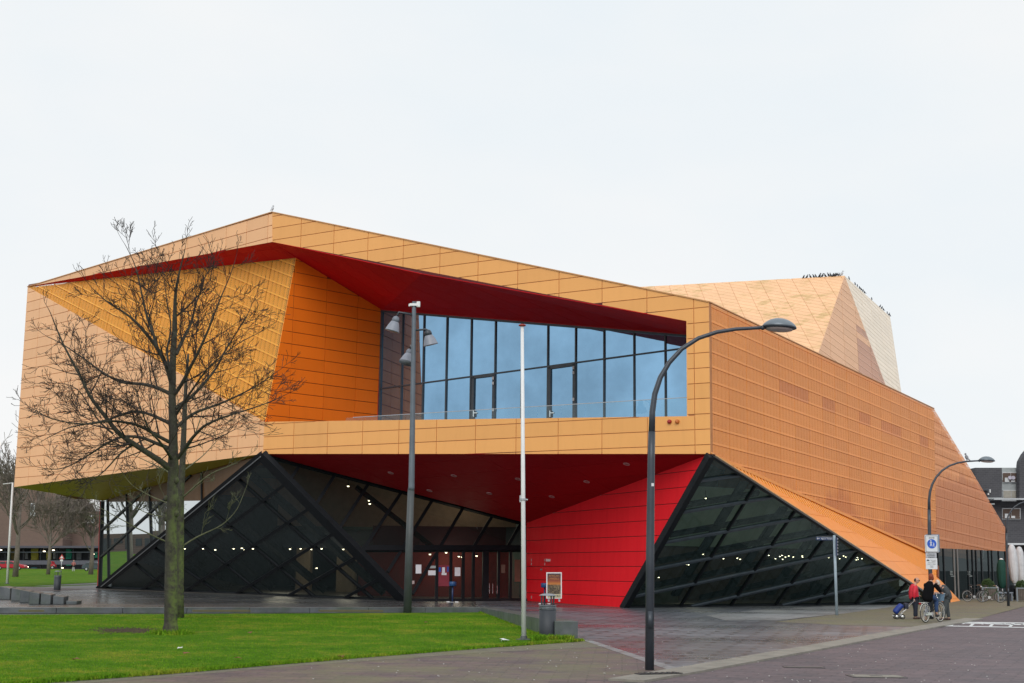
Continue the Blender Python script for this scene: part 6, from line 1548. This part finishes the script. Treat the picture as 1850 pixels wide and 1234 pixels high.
for (x0, y0, x1, y1, dy) in ((54.5, 909, 63, 933, 0), (112, 951, 121, 975, 6), (155, 930, 161, 945, 6), (164, 930, 170, 945, 6), (-60, 930, -51, 954, 0), (-130, 905, -121, 930, 0)):
    wo = fb(x0, y0, x1, y1, wht, 'window', dy=dy - .25, th=.4); fb(x0 + 1.8, y0 + 1.5, x1 - 1.8, y0 + 13, wgl, 'pane', dy=dy - .32, th=.06, par=wo)
fb(-400, 986, 190, 990, plain('fascia_dark', (.07, .07, .09), .7), 'fascia', dy=-2, th=22)
fb(-400, 990, 300, 1037, plain('gallery_dark', (.035, .04, .05), .8), 'gallery_recess', dy=5, th=2)
fb(-400, 1012.5, 300, 1020, plain('gallery_band', (.085, .09, .11), .7), 'gallery_parapet', dy=-1.5, th=.5)
fb(-400, 997, 300, 998.2, M_FRAMEG, 'handrail', dy=-1.5, th=.3)
for x in (-90, -60, -30, 8, 41, 72, 102, 131, 160, 176): fb(x, 990, x + 2.2, 1036, M_FRAME, 'column', dy=-1.2, th=.5)
yel, grn_, tea = plain('door_yellow', (.42, .40, .05), .6), plain('door_teal_green', (.02, .33, .22), .6), plain('door_teal', (.02, .14, .18), .6)
for (x0, y0, x1, y1, mt_) in ((20, 991, 30, 1011, plain('door_ochre', (.16, .12, .02), .6)), (56, 991, 68, 1011.5, yel), (84, 996, 92, 1011, yel), (119, 992, 128.5, 1010, grn_), (119, 1016, 128, 1022, grn_), (56, 1025, 66, 1036, tea), (171, 998, 179, 1008, grn_), (44, 998, 50, 1010, plain('door_grey', (.2, .22, .24), .6)), (138, 999, 146, 1011, MATS['door_grey']), (96, 999, 100, 1010, MATS['door_grey']), (-30, 991, -20, 1011, yel), (-75, 991, -62, 1011, grn_)):
    fb(x0, y0, x1, y1, mt_, 'door', dy=4.4, th=.5)
lampm = emis('gallery_lamp', (1, .85, .6), 6)
for (x, y) in ((1, 993.5), (79.5, 996), (96, 994), (168, 1001), (49, 1024), (112, 1026)): fb(x - 1.6, y - .6, x + 1.6, y + .8, lampm, 'gallery_lamp', dy=3.2, th=.3)
for (x0, x1, yt) in ((113, 124, 914), (155, 157, 912), (123.5, 124.2, 922)): fb(x0, yt, x1, yt + .8, M_FRAMEG, 'roof_rail', dy=7, th=.2)
for x in (123, 155): fb(x, 912, x + .8, 924, M_FRAMEG, 'roof_rail', dy=7, th=.2)
# parked cars at the far edge of the lawn
def car(x0, x1, Y, col, label, name='parked_car'):
    c = V(((AY(x0, 1030, Y).x + AY(x1, 1030, Y).x) / 2, Y, 0)); L_ = AY(x1, 1030, Y).x - AY(x0, 1030, Y).x; t = thing(name, label, 'car', c, group='cars parked beyond the far lawn')
    s_ = L_ / 4.2; body = [(-2.1, .35), (-2.08, .85), (-1.75, .98), (-1.35, 1.42), (.35, 1.46), (1.05, .98), (1.85, .84), (2.1, .65), (2.1, .35)]
    glassp = [(-1.6, .98), (-1.28, 1.36), (.32, 1.40), (.92, .98)]
    o = MB().prism([V((x * s_, -.85, z)) for x, z in body], (0, 1.7, 0)).build('body', col, t); bv = o.modifiers.new('b', 'BEVEL'); bv.width = .06; bv.segments = 2
    for (a, b_, c_, d_) in (((-1.5, .98), (-1.25, 1.35), (-.6, 1.37), (-.6, .98)), ((-.5, .98), (-.5, 1.37), (.3, 1.38), (.8, .98))):
        MB().prism([V((x * s_, -.87, z)) for x, z in (a, b_, c_, d_)], (0, .03, 0)).build('window', wgl, t)
    for x in (-1.3, 1.35):
        w_o = MB().lathe([(.31, -.1), (.31, .1)], (x * s_, -.8, .31), 16, (0, 1, 0)).build('wheel', M_BLACK, t, True); MB().lathe([(.18, .0), (.18, .02)], (x * s_, -.92, .31), 12, (0, 1, 0)).build('rim', M_STEEL, w_o)
    MB().box((2.06 * s_, -.6, .68), (.1, .3, .14)).build('headlight', M_WHITE, t); MB().box((-2.06 * s_, -.6, .78), (.1, .3, .14)).build('tail_light', plain('rear_red2', (.4, .01, .01), .3), t)
car(-8, 47, 236, plain('car_red', (.42, .015, .03), .25), 'red hatchback parked beyond the far lawn at the left')
car(150, 196, 232, plain('car_dark', (.05, .07, .085), .25), 'dark estate car parked beyond the far lawn beside the glass corner')
car(88, 99, 262, plain('car_red2', (.4, .02, .03), .3), 'small red car mostly hidden beyond the far lawn')
pc = V((AY(132, 1036, 215).x, 215, 0)); t = thing('person', 'distant person in a pinkish coat crossing behind the far lawn', 'person', pc)
mb = MB(); mb.ell((0, 0, 1.62), (.10, .11, .13), 10, 8); mb.tube([(0, 0, 1.5), (0, 0, 1.58)], .06, 8); mb.build('head', SKIN, t, True)
skinned('coat', [[((0, 0, .8), .22), ((0, 0, 1.2), .2), ((-.02, 0, 1.42), .13)], [((-.02, 0, 1.42), .12), ((.22, 0, 1.35), .08), ((.28, -.05, 1.0), .06)], [((-.02, 0, 1.42), .12), ((-.22, 0, 1.35), .08), ((-.28, -.05, 1.0), .06)]], plain('coat_pink', (.35, .12, .11), .8), t, 1)
skinned('trousers', [[((0, 0, .85), .16), ((.1, 0, .5), .09), ((.16, 0, .05), .07)], [((0, 0, .85), .16), ((-.1, 0, .5), .09), ((-.12, 0, .05), .07)]], plain('trousers_white', (.4, .4, .42), .8), t, 1)
ws = V((AY(110, 1036, 150).x, 150, 0)); t = thing('warning_sign', 'small triangular warning sign on a pole above the far litter bin', 'traffic sign', ws)
mb = MB(); mb.tube([(0, 0, 0), (0, 0, AY(110, 1002, 150).z)], .04, 8); mb.build('pole', M_STEEL, t, True)
zt_ = AY(110, 1001, 150).z; zb_ = AY(110, 1010, 150).z; MB().prism([V((-.3, -.05, zb_)), V((.3, -.05, zb_)), V((0, -.05, zt_))], (0, .03, 0)).build('triangle_plate', plain('sign_red', (.5, .04, .03), .5), t)
MB().prism([V((-.18, -.07, zb_ + .08)), V((.18, -.07, zb_ + .08)), V((0, -.07, zt_ - .16))], (0, .02, 0)).build('triangle_face', wsign, t)
MB().box((0, -.05, AY(110, 1012.5, 150).z), (.3, .03, .2)).build('sub_plate', wsign, t)
# grey apartment block on the right
YR = 150
AP = thing('apartment_building', 'grey brick apartment block with pale balcony bays behind the right end of the theatre', 'building', V((AY(1810, 1060, YR).x, YR, 0)))
def ap(x0, y0, x1, y1, mat, name, dy=0, th=2.5, par=None): return fb(x0, y0, x1, y1, mat, name, Y=YR, th=th, dy=dy, par=par, t=AP)
pale = plain('render_pale', (.34, .37, .38), .7); 
ap(1725, 847.5, 1764, 1090, plain('render_pale2', (.30, .33, .35), .7), 'side_wall', dy=4)
ap(1762, 845, 1810, 905, M_GB, 'wall', dy=0); ap(1700, 905, 2100, 980, M_GB, 'wall', dy=1); ap(1700, 980, 2100, 1090, M_GB, 'wall', dy=1.2)
ap(1810, 845, 1842, 900, pale, 'bay_wall', dy=1.5)
q = [AY(x, y, YR) for x, y in ((1842, 840), (1843, 833), (1850, 820), (1900, 760), (2100, 760), (2100, 905), (1842, 905))]; mb = MB(); mb.prism(q, V((0, 1.0, 0))); P(mb, AP, 'gable_wall', M_GB)
cur = plain('curtain_beige', (.36, .34, .30), .9); brn = plain('room_brown', (.10, .065, .05), .7)
for (x0, y0, x1, y1, dy, m_) in ((1811.5, 854, 1841, 871, 1.5, brn), (1812.5, 886, 1842, 900, 1.5, cur), (1811.5, 919, 1843, 937.5, 1.0, brn), (1811, 952, 1844, 971, 1.2, plain('blind_grey', (.42, .43, .45), .8)), (1753, 856, 1763, 869, 4, plain('room_grey', (.12, .13, .15), .6))):
    wo = ap(x0 - .8, y0 - .8, x1 + .8, y1 + .8, wht, 'window', dy=dy - .12, th=.3)
    w3 = (x1 - x0) / 2
    for i in range(2): ap(x0 + i * w3 + .5, y0 + .5, x0 + (i + 1) * w3 - .5, y1 - (3.6 if m_ is brn else .5), m_, 'pane', dy=dy - .18, th=.08, par=wo)
    if m_ is brn: ap(x0, y1 - 3.2, x1, y1 - .4, brn, 'pane', dy=dy - .2, th=.08, par=wo)
    if m_ is brn:
        for (ox, oy, ow, oh) in ((4, 9, 8, 8), (15.5, 13, 7, 4)): ap(x0 + ox, y0 + oy, x0 + ox + ow, min(y1, y0 + oy + oh), plain('window_object', (.6, .62, .64), .6), 'windowsill_box', dy=dy - .28, th=.08, par=wo)
for cx_ in (1831, 1837):
    mb = MB(); mb.lathe([(.2, 0), (.2, .1)], AY(cx_, 862, YR) + V((0, 1.1, 0)), 16, (0, -1, 0)); P(mb, AP, 'balcony_disc', plain('disc_lilac', (.5, .48, .58), .6))
ap(1776, 899, 1811, 901.5, pale, 'balcony_rail', dy=-.8, th=.3); ap(1796, 900, 2000, 903, plain('slab_pale', (.45, .47, .5), .6), 'balcony_slab', dy=-1, th=2); ap(1776, 909.5, 1797, 911.5, pale, 'balcony_slab', dy=-1, th=2)
ap(1788, 884, 1789.8, 890, M_WHITE, 'wall_lamp', dy=-.3, th=.3); ap(1785, 891, 1787, 894, M_WHITE, 'wall_lamp', dy=-.3, th=.3); ap(1770, 884.5, 1786, 886, M_FRAMEG, 'awning_bar', dy=-.5, th=.5)
ap(1779, 904, 1786, 911, plain('glass_teal', (.15, .25, .27), .3), 'small_window', dy=.8, th=.3); ap(1782, 912, 1790, 918, MATS['glass_teal'], 'small_window', dy=.8, th=.3)
ap(1821, 981, 2100, 984.5, plain('canopy_white', (.55, .57, .6), .5), 'shop_canopy', dy=-1.5, th=3)
ap(1800, 985, 2100, 1084, plain('shop_dark', (.04, .03, .03), .5), 'shop_front', dy=.9, th=.4)
shl = emis('shop_glow', (.55, .22, .08), .35)
for (x0, y0, x1, y1) in ((1823, 990, 1828, 1003), (1823, 1033, 1829, 1068)): ap(x0, y0, x1, y1, shl if y0 < 1000 else plain('brick_red', (.12, .04, .03), .8), 'shop_window', dy=.7, th=.2)
ap(1821, 1005, 1829, 1018, plain('shop_sign', (.14, .18, .22), .5), 'shop_sign', dy=.6, th=.2)
# low street side across the road behind the camera side is not in view

t = thing('low_building', 'low dark brick building west of the lawn, mirrored in the left glass of the theatre', 'building', V((-150, 170, 0)))
mb = MB(); mb.box((0, 0, 1.6), (14, 110, 3.2)); mb.build('wall', M_BB, t)
for i in range(22): MB().box((7.05, -52.5 + i * 5, 1.9), (.1, 1.2, 1.2)).build('window', wgl, t)
for i in range(22): MB().box((7.05, -50 + i * 5, 1.4), (.1, 2.6, 2.2)).build('window', wgl, t)
# lettering becomes plain geometry
bpy.context.view_layer.update(); dg = bpy.context.evaluated_depsgraph_get()
for o in [x for x in sc.objects if x.type == 'FONT']:
    me = bpy.data.meshes.new_from_object(o.evaluated_get(dg)); me.name = 'lettering'; n_ = bpy.data.objects.new('lettering_print', me)
    sc.collection.objects.link(n_); n_.parent = o.parent; n_.location = o.location; n_.rotation_euler = o.rotation_euler
    if not me.materials: me.materials.append(ink)
    bpy.data.objects.remove(o)
